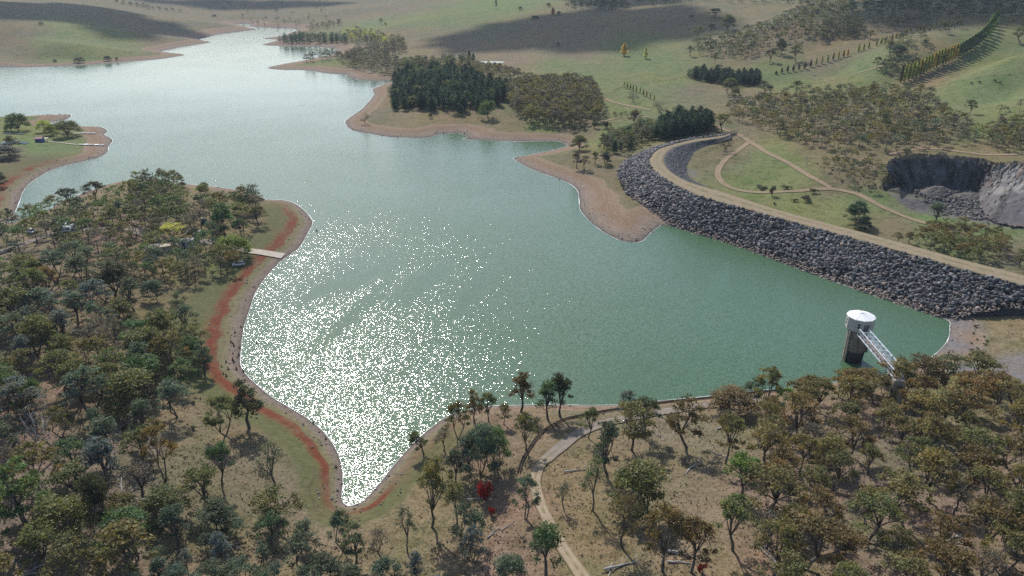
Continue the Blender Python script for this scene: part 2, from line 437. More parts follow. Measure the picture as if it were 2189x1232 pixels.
def water_mat():
    t = NT('water')
    p = t.pos()
    mp = t.n('Mapping', Vector=p); mp.inputs['Rotation'].default_value = (0, 0, R(24)); mp.inputs['Scale'].default_value = (.38, 1.0, 1.0)
    q = mp.outputs[0]
    n1 = t.noise(q, 1.7, 3, .6); n2 = t.noise(q, .5, 2, .5)
    s0 = t.n('Mapping', Vector=p); s0.inputs['Rotation'].default_value = (0, 0, R(-70))
    st = t.n('Mapping', Vector=s0.outputs[0]); st.inputs['Scale'].default_value = (.007, .05, 1.0)
    slick = t.mapr(t.noise(st.outputs[0], 1.0, 3, .55), .32, .47, .55, 1.0)
    yy_ = t.n('SeparateXYZ', Vector=p).outputs['Y']
    slick = t.math('MAXIMUM', slick, t.mapr(yy_, 190, 300))
    gust = t.mapr(t.noise(p, .012, 4, .6), .35, .65, .75, 1.05)
    calm = t.mapr(t.n('SeparateXYZ', Vector=p).outputs['Y'], 280, 760, 1.0, .22)     # the far arm lies calmer
    amp = t.math('MULTIPLY', t.math('MULTIPLY', gust, slick), calm)
    h = t.math('ADD', t.math('MULTIPLY', n1, .30), t.math('MULTIPLY', n2, .2))
    b = t.bump(t.math('MULTIPLY', h, amp), .7, .3)
    # facets: every wavelet tilts its own way, so the sun flashes from separate points
    def facets(scale, sx):
        m = t.n('Mapping', Vector=p); m.inputs['Scale'].default_value = (sx, 1.0, 0); m.inputs['Rotation'].default_value = (0, 0, R(24))
        v = t.t.nodes.new('ShaderNodeTexVoronoi'); v.voronoi_dimensions = '2D'; v.inputs['Scale'].default_value = scale
        t.t.links.new(m.outputs[0], v.inputs['Vector'])
        s_ = t.t.nodes.new('ShaderNodeVectorMath'); s_.operation = 'SUBTRACT'; t.t.links.new(v.outputs['Color'], s_.inputs[0]); s_.inputs[1].default_value = (.5, .5, .5)
        return s_.outputs[0]
    def vm(op, a_, b_):
        o = t.t.nodes.new('ShaderNodeVectorMath'); o.operation = op
        for s_, v_ in zip(o.inputs, (a_, b_)): t.set(s_, v_)
        return o
    f = vm('ADD', facets(6.0, .8), facets(3.2, .7)).outputs[0]
    f = vm('MULTIPLY', f, (.235, .235, 0)).outputs[0]
    sc = t.t.nodes.new('ShaderNodeVectorMath'); sc.operation = 'SCALE'; t.set(sc.inputs[0], f); t.set(sc.inputs['Scale'], amp)
    nn = vm('NORMALIZE', vm('ADD', b.outputs[0], sc.outputs[0]).outputs[0], (0, 0, 0)).outputs[0]
    for l in list(t.t.links):
        if l.to_socket == t.p.inputs['Normal']: t.t.links.remove(l)
    t.t.links.new(nn, t.p.inputs['Normal'])
    c = t.mix(t.mapr(t.noise(p, .01, 3), .35, .65), (.052, .112, .050, 1), (.066, .124, .070, 1))
    t.set(t.p.inputs['Base Color'], c)
    t.p.inputs['Roughness'].default_value = .085
    t.p.inputs['IOR'].default_value = 1.38
    return t.m

def leaf_mat(name='leaves', transl=.38):
    t = NT(name)
    oi = t.n('ObjectInfo')
    tint = t.attr('tint')
    c = t.mix(1.0, oi.outputs['Color'], tint, 'MULTIPLY')
    t.set(t.p.inputs['Base Color'], c)
    t.p.inputs['Roughness'].default_value = .6
    t.p.inputs['Specular IOR Level'].default_value = .25
    tr = t.n('BsdfTranslucent')
    t.set(tr.inputs[0], t.mix(1.0, c, (1.25, 1.3, .8, 1), 'MULTIPLY'))
    ms = t.n('MixShader')
    ms.inputs[0].default_value = transl
    t.t.links.new(t.p.outputs[0], ms.inputs[1]); t.t.links.new(tr.outputs[0], ms.inputs[2])
    t.t.links.new(ms.outputs[0], t.out.inputs[0])
    return t.m
def bark_mat(name, dark, light):
    t = NT(name)
    p = t.n('TexCoord').outputs['Object']
    mp = t.n('Mapping', Vector=p); mp.inputs['Scale'].default_value = (30, 30, 7)
    k = t.noise(mp.outputs[0], 1.0, 4, .6)
    t.set(t.p.inputs['Base Color'], t.ramp(k, [(.35, dark), (.6, tuple((a + b) / 2 for a, b in zip(dark, light))), (.72, light)]))
    t.p.inputs['Roughness'].default_value = .9
    t.p.inputs['Specular IOR Level'].default_value = .1
    return t.m
def rock_mat(name):
    t = NT(name)
    p = t.pos()
    c = t.mix(1.0, t.attr('tint'), t.ramp(t.noise(p, 1.1, 6, .7), [(.3, g4(.6)[:3]), (.55, g4(1.0)[:3]), (.75, g4(1.6)[:3])]), 'MULTIPLY')
    t.set(t.p.inputs['Base Color'], c)
    t.p.inputs['Roughness'].default_value = .75
    t.p.inputs['Specular IOR Level'].default_value = .3
    t.bump(t.noise(p, 2.5, 6, .7), .8, .25)
    return t.m
def track_mat(name, a, b, grass):
    t = NT(name)
    p = t.pos()
    c = t.mix(t.mapr(t.noise(p, .5, 5, .65), .35, .65), (*a, 1), (*b, 1))
    u = t.attr('u', 'Fac')      # 0 at one edge, 1 at the other
    mid = t.math('SUBTRACT', 1.0, t.mapr(t.math('ABSOLUTE', t.math('SUBTRACT', u, .5)), .05, .17))
    edge = t.mapr(t.math('ADD', t.math('ABSOLUTE', t.math('SUBTRACT', u, .5)), t.math('MULTIPLY', t.math('SUBTRACT', t.noise(p, .6, 4), .5), .28)), .36, .46)
    g = t.math('ADD', t.math('MULTIPLY', mid, t.mapr(t.noise(p, .35, 4), .42, .6)), edge, True)
    c = t.mix(t.math('MULTIPLY', g, .85), c, (*grass, 1))
    t.set(t.p.inputs['Base Color'], c)
    t.p.inputs['Roughness'].default_value = .95
    t.p.inputs['Specular IOR Level'].default_value = .05
    t.bump(t.noise(p, 2.2, 4), .5, .15)
    return t.m

M_GROUND, M_WATER, M_LEAF = terrain_mat(), water_mat(), leaf_mat()
M_BARK = bark_mat('gum_bark', (.055, .045, .038), (.24, .205, .18))
M_DARKBARK = bark_mat('pine_bark', (.03, .022, .016), (.09, .07, .05))
M_DEAD = bark_mat('weathered_dead_wood', (.22, .20, .18), (.55, .52, .48))
M_ROCK = rock_mat('rock')
M_WHITE = simple('white_paint', (.78, .78, .76), .5, .06, 1.5)
M_CAB = simple('cab_cladding', (.40, .375, .35), .6, .1, .8)
M_STEEL = simple('pale_galvanised_steel', (.62, .66, .70), .4, .12, 2.0, .3, .5)
M_DARK = simple('dark_opening', (.015, .015, .018), .6, .1, 3)
M_GLASS = simple('dark_car_glass', (.02, .024, .03), .08, .05, 3, 0, .6)
M_TYRE = simple('black_tyre', (.015, .015, .015), .9, .1, 3)
M_CONC = simple('concrete', (.42, .37, .30), .9, .18, .6, 0, .15)
M_PLANK = simple('bleached_planks', (.55, .53, .48), .8, .2, 1.2)
M_BLUE = simple('blue_paint', (.05, .09, .28), .6, .15, 2)
M_PINKROOF = simple('faded_pink_roof', (.42, .22, .22), .7, .15, 2)
M_CREAM = simple('cream_paint', (.62, .57, .40), .6, .1, 2)
M_TEAL = simple('teal_plastic', (.03, .20, .22), .5, .1, 2)
M_RED = simple('red_paint', (.38, .05, .03), .45, .1, 2)
M_SILVER = simple('silver_car_paint', (.55, .57, .60), .3, .05, 2, .5, .5)
M_CARWHITE = simple('white_car_paint', (.75, .76, .78), .25, .03, 2, 0, .5)
M_NAVY = simple('dark_blue_car_paint', (.03, .04, .07), .25, .05, 2, 0, .5)
M_IRON = simple('rusty_dark_iron', (.045, .028, .02), .8, .35, 3)
M_COW = simple('black_hide', (.018, .016, .015), .8, .3, 2)
M_WOOL = simple('white_wool', (.65, .62, .56), .95, .1, 3)
M_DECK = simple('brown_deck_boards', (.24, .16, .11), .85, .25, 3)
M_SHORELINE = simple('shore_line', (.80, .81, .80), .6, .12, 1.0)  # plain white for the ribbon along the waterline
M_POST = simple('grey_fence_timber', (.14, .12, .10), .9, .25, 4)
M_CLOUD = simple('cloud', (.85, .86, .88), 1.0, .04, .002, 0, 0)

# ------------------------------------------------------------------ the land sheet
GREEN, DRY, OLIVE, FLOOR, HAY, MAUVE, LUSH = (.138,.168,.074), (.180,.150,.106), (.160,.138,.090), (.182,.140,.112), (.180,.152,.094), (.152,.136,.092), (.125,.175,.065)
CPTS = [(0,1232,FLOOR),(200,1100,FLOOR),(100,900,FLOOR),(300,800,OLIVE),(100,700,FLOOR),(300,650,OLIVE),(370,620,OLIVE),(430,700,OLIVE),(450,950,OLIVE),(550,950,OLIVE),
 (560,1000,OLIVE),(450,1150,OLIVE),(600,1150,DRY),(250,950,FLOOR),(700,1200,DRY),(850,1180,OLIVE),(900,1060,HAY),(980,1100,OLIVE),(1090,1080,FLOOR),(1080,1180,FLOOR),(1050,960,FLOOR),
 (1150,900,DRY),(1250,980,OLIVE),(1250,1060,OLIVE),(1330,1080,OLIVE),(1320,1150,OLIVE),(1450,1040,OLIVE),(1400,930,DRY),(1550,950,DRY),(1500,1120,DRY),(1600,1100,FLOOR),(1750,950,FLOOR),
 (1900,900,FLOOR),(1900,1100,FLOOR),(2100,1100,FLOOR),(2189,900,FLOOR),(2150,850,HAY),(2189,700,HAY),(2110,700,HAY),(2060,760,LUSH),(2120,740,OLIVE),(2189,640,HAY),
 (100,530,DRY),(60,500,DRY),(200,500,FLOOR),(300,500,FLOOR),(250,410,HAY),(350,410,HAY),(450,440,OLIVE),(560,470,DRY),(420,580,OLIVE),(470,590,GREEN),
 (1700,440,GREEN),(1600,390,GREEN),(1680,370,GREEN),(1650,340,GREEN),(1560,330,OLIVE),(1800,440,GREEN),(1900,440,GREEN),(1900,490,OLIVE),(2000,450,LUSH),(2060,470,GREEN),(2100,500,GREEN),(2189,560,OLIVE),(1620,260,OLIVE),
 (1750,300,MAUVE),(1900,300,OLIVE),(1800,260,MAUVE),(1990,280,OLIVE),(2100,270,GREEN),(1950,340,HAY),(2100,325,HAY),(1850,360,MAUVE),(1800,380,MAUVE),
 (1300,380,OLIVE),(1260,340,OLIVE),(1300,300,GREEN),(1240,280,OLIVE),(1100,270,OLIVE),(1000,255,OLIVE),(850,250,OLIVE),(900,250,HAY),(1150,270,GREEN),(800,250,OLIVE),
 (1350,230,GREEN),(1500,190,OLIVE),(1600,210,OLIVE),(1450,170,GREEN),(1300,170,GREEN),(1200,140,GREEN),(1100,130,DRY),(1230,115,DRY),(1350,110,GREEN),(1400,140,GREEN),(1250,70,OLIVE),(1000,110,DRY),(950,90,OLIVE),(1150,60,OLIVE),
 (2050,200,GREEN),(2150,180,GREEN),(2189,130,GREEN),(2000,160,HAY),(2100,110,GREEN),(1850,150,GREEN),(1750,130,OLIVE),(1650,150,GREEN),(1700,180,GREEN),(1650,80,DRY),(1750,50,MAUVE),(1600,110,OLIVE),(1850,80,OLIVE),(1950,60,OLIVE),(2100,30,OLIVE),
 (1300,20,OLIVE),(1450,40,OLIVE),(1000,30,GREEN),(1050,15,LUSH),(900,40,GREEN),(850,20,MAUVE),(750,30,MAUVE),(700,10,MAUVE),(850,80,OLIVE),(800,55,GREEN),(600,30,MAUVE),(500,20,MAUVE),(400,30,MAUVE),(420,10,MAUVE),
 (50,60,MAUVE),(30,100,OLIVE),(100,90,GREEN),(200,100,GREEN),(150,60,GREEN),(250,80,GREEN),(350,95,MAUVE),(300,60,OLIVE),(200,30,MAUVE),(100,20,OLIVE),(300,30,MAUVE),(380,75,MAUVE),(480,60,MAUVE),
 (60,310,LUSH),(30,330,OLIVE),(120,315,GREEN),(60,270,GREEN),(0,360,OLIVE),(680,135,GREEN),(620,90,MAUVE),(760,100,OLIVE),(780,155,OLIVE)]
def warp(x, y): return np.stack([x / y * 2.2, np.log(y) * 1.0], -1)
cw = np.array([[*ground(a, b)[:2]] for a, b, _ in CPTS])
ct = warp(cw[:, 0], cw[:, 1]); cc = np.array([c for _, _, c in CPTS])
gw = warp(GX + 6 * fbm(GX / 14, GY / 14, 3, 41), GY + 8 * fbm(GX / 14, GY / 14, 3, 43))
num = np.zeros(GX.shape + (3,)); den = np.zeros(GX.shape)
for i in range(len(ct)):
    w = 1 / ((gw[..., 0] - ct[i, 0]) ** 2 + (gw[..., 1] - ct[i, 1]) ** 2 + 4e-4) ** 1.6
    num += w[..., None] * cc[i]; den += w
COL = num / den[..., None]
WPTS = [(700,950,7,1),(722,1010,5.5,1),(733,1060,4.5,.95),(600,860,8,1),(500,760,11,1),(480,680,12,1),(540,600,10,1),(620,530,12,.9),(650,470,11,.9),(600,428,8,.5),(400,395,9,.1),(250,388,8,.1),(110,445,7,.1),
 (30,440,13,.8),(60,395,14,.95),(120,362,14,.7),(200,340,15,.3),(235,300,16,0),(150,268,14,0),(150,246,22,0),(0,250,12,0),(0,144,26,0),(180,140,24,0),(350,128,30,0),(400,100,30,0),(520,66,40,0),(600,62,40,0),
 (640,100,30,0),(600,146,30,0),(740,165,28,0),(800,200,14,0),(740,262,16,0),(800,288,22,0),(900,295,24,0),(990,297,26,0),(1100,303,20,0),(1200,306,14,0),(1110,340,15,0),(1200,388,17,0),(1245,450,22,0),(1330,516,26,0),(1400,490,24,0),
 (1700,570,6,0),(2023,684,9,0),(2027,725,11,0),(1985,768,9,0),(1720,826,4,0),(1500,849,3.5,0),(1250,867,4,0),(1060,868,5,0),(940,900,8,.6),(850,985,5,.6),(790,1055,4.5,.6),(748,1083,4,.5)]
ww = np.array([at(a, b) for a, b, _, _ in WPTS])
nW = np.zeros(GX.shape); nR = np.zeros(GX.shape); dW = np.zeros(GX.shape)
for (x, y), (_, _, w_, r_) in zip(ww, WPTS):
    k = 1 / ((GX - x) ** 2 + (GY - y) ** 2 + 25) ** 1.5
    nW += k * w_; nR += k * r_; dW += k
def blob(px, py, rx, ry):
    x, y, _ = ground(px, py)
    return np.clip(1.4 - np.sqrt(((GX - x) / rx) ** 2 + ((GY - y) / ry) ** 2) + .35 * fbm(GX / 8, GY / 8, 3, 51), 0, 1)
Gr = np.maximum.reduce([blob(2150, 800, 9, 7), blob(2080, 790, 6, 4), blob(2189, 775, 8, 7), .8 * blob(2052, 690, 5, 12), .9 * blob(2045, 735, 6, 10),
                        .8 * blob(2040, 440, 24, 14), .9 * blob(2130, 455, 18, 18), .8 * blob(1480, 372, 2.5, 9)])
gx_, gy_ = np.gradient(GZ)
steep = np.hypot(gx_ / np.maximum(np.gradient(GY)[0], .1), gy_ / np.maximum(np.gradient(GX)[1], .1))
Qm = np.where(pin, 1.0, 0.0) * np.clip(fbm(GX / 10, GY / 10, 3, 61) * 1.2 + .75, 0, 1)
idx = np.arange(NX * NY).reshape(NY, NX)
quads = np.stack([idx[:-1, :-1], idx[:-1, 1:], idx[1:, 1:], idx[1:, :-1]], -1).reshape(-1, 4)
me = new_mesh('ground', np.stack([GX, GY, GZ], -1).reshape(-1, 3), quads, M_GROUND, True)
vcol(me, 'Col', COL.reshape(-1, 3)); vfloat(me, 'sd', SD); vfloat(me, 'W', nW / dW); vfloat(me, 'R', nR / dW); vfloat(me, 'Q', Qm); vfloat(me, 'G', Gr)
tag(link('ground', me), 'rolling pasture, bare shores and forest floor around the reservoir', 'ground', kind='structure')

# the reservoir's surface, with a thin white ribbon laid along its edge
me = new_mesh('lake', [(-2600, 60, 0), (2600, 60, 0), (2600, 2400, 0), (-2600, 2400, 0)], [(0, 1, 2, 3)], M_WATER)
tag(link('lake', me), 'green reservoir water glittering in the sun', 'lake', kind='structure')
fv, ff = [], []
Ls = catmull(LAKE, 8)
for i in range(len(Ls)):
    x, y = Ls[i]
    if y < 60 or abs(x / y) > .8: continue
    d = Ls[(i + 1) % len(Ls)] - Ls[i - 1]
    d /= np.linalg.norm(d) + 1e-9
    nrm = np.array([d[1], -d[0]])
    dist = math.hypot(x, y)
    w = (.035 + .00026 * dist) * (.3 + 1.4 * abs(fbm(np.array(i / 5.), np.array(.5), 2, 71)))
    a, b = Ls[i] + nrm * w, Ls[i] - nrm * w
    if fv and np.linalg.norm(np.array(fv[-1][:2]) - b) < 60 * (1 + dist / 900):
        k = len(fv)
        ff.append((k - 2, k - 1, k + 1, k))
    fv += [(a[0], a[1], .09), (b[0], b[1], .09)]
tag(link('shore_line', new_mesh('shore_line', fv, ff, M_SHORELINE)), 'thin white line along the waterline', 'foam', kind='stuff')

# ------------------------------------------------------------------ distant clouds that shade the hills (they stand above the frame)
def cloud(px_poly, zc, alt, seed, label):
    P = np.array([ground(a, b)[:2] for a, b in px_poly])
    c = P.mean(0)
    ang = np.linspace(0, 2 * math.pi, 120, endpoint=False)
    # radial outline of the polygon around its middle, roughened
    prof = []
    for k, a in enumerate(ang):
        d = np.array([math.cos(a), math.sin(a)])
        best = 40.0
        for i in range(len(P)):
            p, q = P[i - 1] - c, P[i] - c
            M = np.array([[d[0], p[0] - q[0]], [d[1], p[1] - q[1]]])
            if abs(np.linalg.det(M)) < 1e-9: continue
            s_, t_ = np.linalg.solve(M, p)
            if 0 <= t_ <= 1 and s_ > best: best = s_
        prof.append(best)
    prof = np.array(prof) * (1 + .5 * fbm(np.cos(ang) * 2.5 + seed, np.sin(ang) * 2.5 + seed * 1.3, 5, seed))
    off = np.array(SUNV) * (alt - zc) / SUNV.z
    v, f = [], []
    m = 10
    for side in (1, -1):
        for j in range(m):
            k = 1 - (j / m) ** 1.5 if side > 0 else 1 - (j / m) ** 1.5
            hh = side * (j / m) ** .7
            for i, a in enumerate(ang):
                rr = prof[i] * k
                x, y = c[0] + math.cos(a) * rr, c[1] + math.sin(a) * rr
                z = hh * (90 if side > 0 else 35) * (.6 + .8 * abs(float(fbm(np.array(x / 90), np.array(y / 90), 3, seed))))
                v.append((x + off[0], y + off[1], alt + z))
    n = len(ang)
    for s_ in range(2):
        o = s_ * m * n
        for j in range(m - 1):
            for i in range(n):
                q = (o + j * n + i, o + j * n + (i + 1) % n, o + (j + 1) * n + (i + 1) % n, o + (j + 1) * n + i)
                f.append(q if s_ == 0 else q[::-1])
        q = tuple(o + (m - 1) * n + i for i in range(n))
        f.append(q if s_ == 0 else q[::-1])
    tag(link('cloud', new_mesh('cloud', v, f, M_CLOUD, True)), label, 'cloud', kind='structure')
cloud([(880,86),(960,62),(1060,40),(1180,26),(1330,12),(1500,14),(1560,30),(1500,66),(1420,92),(1300,106),(1180,112),(1080,104),(960,104)], 30, 2600, 3, 'broad grey cloud over the middle hills')
cloud([(1800,38),(1850,10),(2250,-10),(2300,40),(2189,62),(2080,40),(2020,58),(1960,56),(1880,58)], 60, 2600, 8, 'grey cloud over the wooded hill')
cloud([(1180,-4),(1460,-8),(1460,8),(1340,14),(1220,10)], 60, 2600, 12, 'small grey cloud over the ridge wood')
cloud([(-150,30),(-100,8),(120,4),(260,24),(380,52),(450,68),(400,76),(260,60),(140,46),(0,44)], 40, 2600, 15, 'long grey cloud over the western hill')
cloud([(160,56),(260,60),(340,72),(330,79),(230,72)], 20, 2600, 19, 'little grey cloud over the western slope')
cloud([(280,-3),(460,-4),(640,-2),(760,4),(640,10),(460,6)], 60, 2600, 23, 'thin grey cloud over the far ridge')

# ------------------------------------------------------------------ the dam
ROWS = [((1562,284),12.4,(1562,284.5),(1562,289),(1562,296),11.5), ((1540,290),12.2,(1540,291),(1540,296),(1540,303),10.5), ((1480,297),11.8,(1480,299),(1490,303),(1520,312),9),
        ((1428,308),11,(1430,312),(1448,313),(1500,325),8), ((1380,322),9.5,(1404,322),(1430,322),(1480,338),7.5), ((1333,350),8,(1387,341),(1418,340),(1468,352),7),
        ((1325,378),6.5,(1391,357),(1424,357),(1467,368),7), ((1336,400),5,(1406,372),(1442,373),(1476,382),7), ((1365,435),3,(1440,393),(1478,391),(1500,395),7),
        ((1434,483),0,(1503,422),(1552,412),None,6.5), ((1584,530),0,(1625,455),(1669,450),None,6.2), ((1734,585),0,(1747,489),(1788,482),None,6.2), ((1868,632),0,(1868,522),(1905,513),None,6.2),
        ((1950,660),0,(1950,545),(1988,536),None,6.2), ((2023,684),0,(2010,562),(2050,553),None,6.2), ((2063,671),2.5,(2060,576),(2100,566),None,6.5), ((2123,660),5.2,(2120,592),(2158,580),None,7),
        ((2189,658),6.6,(2189,611),(2222,598),None,7.5), ((2300,660),8,(2290,639),(2320,626),None,8)]
CZ = 12.0
T, N_, F_, D_ = [], [], [], []
for tp, tz, np_, fp, dp, dz in ROWS:
    T.append((*at(*tp, tz), tz)); N_.append((*at(*np_, CZ + (tz - 12 if tz > 12 else 0)), max(CZ, tz))); F_.append((*at(*fp, CZ), max(CZ, tz)))
    if dp: D_.append((*at(*dp, dz), dz))
    else:
        a, b = np.array(N_[-1]), np.array(F_[-1])
        d = (b - a)[:2]; d /= np.linalg.norm(d)
        D_.append((b[0] + d[0] * 13, b[1] + d[1] * 13, dz - 1.5))
TT, NN, FF, DD = (catmull(np.array(q), 8, False) for q in (T, N_, F_, D_))
nr = len(TT)
dam = empty('dam', tuple(TT[nr // 2]))
tag(dam, 'curved rockfill dam with dark boulder face and tan track along its crest', 'dam')
dam_loc = np.array(dam.location)
def strip(A, B, m, jitter, seed, u=False):
    v = []
    for j in range(m + 1):
        P = A + (B - A) * j / m
        v.append(P)
    v = np.stack(v, 1)
    if jitter: v = v + (np.random.default_rng(seed).random(v.shape) - .5) * jitter
    k = np.arange(len(A) * (m + 1)).reshape(len(A), m + 1)
    q = np.stack([k[:-1, :-1], k[:-1, 1:], k[1:, 1:], k[1:, :-1]], -1).reshape(-1, 4)
    return v.reshape(-1, 3), q
wet = np.clip(1 - TT[:, 2] / .8, 0, 1)[:, None]
low = TT - (NN - TT) * (.02 + .23 * wet) - np.array([0, 0, .5]) - np.array([0, 0, 2.0]) * np.clip((np.arange(nr) / 8. - 14.6) / .6, 0, 1)[:, None]
v, q = strip(low, NN - np.array([0, 0, .15]), 14, .5, 2)
me = new_mesh('rock_face', v - dam_loc, q, M_ROCK)
vcol(me, 'tint', np.tile([.05, .047, .05], (len(v), 1)))
link('rock_face', me, dam)
M_CREST = track_mat('crest_track', (.28, .225, .155), (.22, .175, .115), (.165, .145, .075))
dirNF = (FF - NN); dirNF /= np.linalg.norm(dirNF, axis=1)[:, None]
v, q = strip(NN - dirNF * .2, FF, 6, 0, 3)
u = np.tile(np.linspace(0, 1, 7), nr)
v[:, 2] += .25 * (1 - (2 * u - 1) ** 2)
me = new_mesh('crest_track', v - dam_loc, q, M_CREST, True); vfloat(me, 'u', u)
link('crest_track', me, dam)
v, q = strip(FF, DD - np.array([0, 0, .2]), 10, .25, 4)
me = new_mesh('downstream_face', v - dam_loc, q, M_ROCK)
rr = np.repeat(np.arange(nr), 11) / 8.0
gcol = np.where((rr < 9.2)[:, None], np.array([.105, .098, .10]), np.array([.16, .14, .07]))
vcol(me, 'tint', gcol)
link('downstream_face', me, dam)

# boulders
bm = bmesh.new(); bmesh.ops.create_icosphere(bm, subdivisions=1, radius=1)
ico_v = np.array([v.co[:] for v in bm.verts]); ico_f = np.array([[v.index for v in f.verts] for f in bm.faces]); bm.free()
def rocks(name, places, sizes, cols, seed, label, cat, kind='stuff'):
    r = np.random.default_rng(seed)
    n = len(places)
    nv = len(ico_v)
    V_ = np.repeat(ico_v[None], n, 0)
    V_ = np.sign(V_) * np.abs(V_) ** .75          # blocky
    V_ = V_ * (1 + .55 * (r.random((n, nv, 1)) - .5))
    V_ = V_ * (np.stack([.75 + .7 * r.random(n), .6 + .5 * r.random(n), .4 + .35 * r.random(n)], -1))[:, None]
    a = r.random((n, 3)) * 2 * math.pi
    for ax in range(3):
        i, j = [(1, 2), (0, 2), (0, 1)][ax]
        ang = a[:, ax] if ax == 2 else (a[:, ax] - math.pi) * .22
        c_, s_ = np.cos(ang)[:, None], np.sin(ang)[:, None]
        vi, vj = V_[..., i].copy(), V_[..., j].copy()
        V_[..., i], V_[..., j] = vi * c_ - vj * s_, vi * s_ + vj * c_
    V_ = V_ * np.asarray(sizes)[:, None, None] + np.asarray(places)[:, None]
    Fq = (ico_f[None] + (np.arange(n) * nv)[:, None, None]).reshape(-1, 3)
    me = new_mesh(name, V_.reshape(-1, 3), Fq, M_ROCK)
    vcol(me, 'tint', np.repeat(np.asarray(cols), nv, 0))
    return tag(link(name, me), label, cat, kind=kind)
r = np.random.default_rng(5)
seg = np.linalg.norm(TT[1:] - TT[:-1], axis=1) + np.linalg.norm(NN[1:] - NN[:-1], axis=1)
wid = np.linalg.norm(NN - TT, axis=1)
area = seg * .5 * (wid[1:] + wid[:-1])
pl, sz, co = [], [], []
pr = area / area.sum()
for k in range(11500):
    i = r.choice(len(pr), p=pr)
    f = r.random(); s_ = r.random() * 1.06 - .07
    a = TT[i] + (TT[i + 1] - TT[i]) * f; b = NN[i] + (NN[i + 1] - NN[i]) * f
    p = a + (b - a) * min(s_, .985)
    size = .36 + .66 * r.random() ** 2
    if s_ < .13 + .05 * r.random() and i > 60: size *= .7
    pl.append(p + np.array([0, 0, size * .25])); sz.append(size)
    g = .055 + .19 * r.random() ** 1.8
    c_ = np.array([g, g * .965, g * .97])
    if r.random() < .07: c_ = np.array([g * 1.5, g * 1.1, g * .9])
    if s_ < .13 + .05 * r.random() and i > 60: c_ = np.array([.26, .205, .17]) * (.7 + .6 * r.random())
    co.append(c_)
rocks('riprap', pl, sz, co, 6, 'dark broken boulders covering the water side of the dam', 'riprap')
pl, sz, co = [], [], []
for k in range(5200):
    i = int(r.random() * 76); f, s_ = r.random(), r.random() ** .9
    a = FF[i] + (FF[i + 1] - FF[i]) * f; b = DD[i] + (DD[i + 1] - DD[i]) * f
    pl.append(a + (b - a) * (.06 + .96 * s_)); sz.append(.16 + .22 * r.random())
    g = (.07 + .09 * r.random()) * (1.0 if s_ < .75 else 1.45); co.append((g, g * .96, g * .98))
rocks('gravel_slope', pl, sz, co, 9, 'grey broken stone on the dry side of the dam', 'gravel')

# stones and driftwood sized debris on the bare shores
pl, sz, co = [], [], []
Lr = catmull(LAKE, 6)
for k in range(9000):
    i = int(r.random() * len(Lr)); d = Lr[(i + 1) % len(Lr)] - Lr[i - 1]; d /= np.linalg.norm(d) + 1e-9
    x, y = Lr[i] + d * r.normal(0, 4) + np.array([d[1], -d[0]]) * r.normal(3.0, 5.0)
    if y < 70 or y > 620 or abs(x / y) > .85: continue
    s_ = shore_d(x, y)
    if s_ < .4 or s_ > 16: continue
    pl.append((x, y, float(hgt(x, y)) + .03)); sz.append((.06 + .22 * r.random() ** 4) * (1 + y / 400)); g = .09 + .16 * r.random(); co.append((g, g * .9, g * .8))
rocks('shore_stones', pl, sz, co, 15, 'scattered stones and debris on the bare shores', 'stones')

# ------------------------------------------------------------------ quarry
RS, BS = catmull(RIM, 16, False), catmull(BASE, 16, False)
v, q = strip(BS - np.array([0, 0, 1.0]), RS + np.array([0, 0, .25]), 34, .8, 12)
v = v.reshape(len(RS), 35, 3)
aa = np.arange(len(RS))[:, None]; hh = np.arange(35)[None]
dn = fbm(aa / 7. + hh * .05, hh / 22., 4, 81) * 2.6 + fbm(aa / 2.6 + hh * .08, hh / 4., 3, 83) * 1.7
env = np.sin(np.linspace(0, math.pi, 35))[None] ** .5
out = np.gradient(RS[:, :2], axis=0); out = np.stack([out[:, 1], -out[:, 0]], -1); out /= np.linalg.norm(out, axis=1)[:, None] + 1e-9
v[..., :2] += out[:, None] * (dn * env)[..., None]
t_ = np.linspace(0, 1, len(RS))
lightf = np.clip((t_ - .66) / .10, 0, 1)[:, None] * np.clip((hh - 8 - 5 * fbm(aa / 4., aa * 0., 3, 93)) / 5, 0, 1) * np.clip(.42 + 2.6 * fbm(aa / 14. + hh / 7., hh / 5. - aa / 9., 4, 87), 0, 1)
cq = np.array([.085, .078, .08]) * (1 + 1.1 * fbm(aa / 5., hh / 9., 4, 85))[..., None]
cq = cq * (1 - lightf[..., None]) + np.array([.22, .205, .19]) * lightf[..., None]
rust = np.clip(fbm(aa / 6. + 9, hh / 7., 3, 89) * 3 - .8, 0, 1)[..., None] * np.clip(t_ - .5, 0, .5)[:, None, None] * 2
cq = cq * (1 - rust) + np.array([.26, .15, .10]) * rust
soil = np.clip((hh + 3 * fbm(aa / 3., aa * 0., 3, 91) - 29.5) / 2.5, 0, 1)[..., None]
cq = cq * (1 - soil) + np.array([.19, .145, .10]) * soil
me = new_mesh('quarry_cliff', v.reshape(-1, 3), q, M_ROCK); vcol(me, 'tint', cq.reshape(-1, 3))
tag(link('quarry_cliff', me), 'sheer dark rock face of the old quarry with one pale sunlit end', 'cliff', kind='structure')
pl, sz, co = [], [], []
for k in range(1500):
    i = int(r.random() * (len(BS) - 1)); s_ = r.random() ** 1.6
    b = BS[i]
    toward = np.array(at(2030, 450, 7)) - b[:2]
    p = b[:2] + toward * s_ * .9 + r.normal(0, 2.0, 2)
    size = .2 + .9 * r.random() ** 4
    pile = 2.2 * math.exp(-((p - np.array(at(2005, 416, 7))) ** 2).sum() / 60) + 1.2 * (1 - s_) ** 2
    pl.append((p[0], p[1], float(hgt(*p)) + pile * r.random() + .05)); sz.append(size)
    g = .07 + .10 * r.random(); co.append((g, g * .92, g * .88))
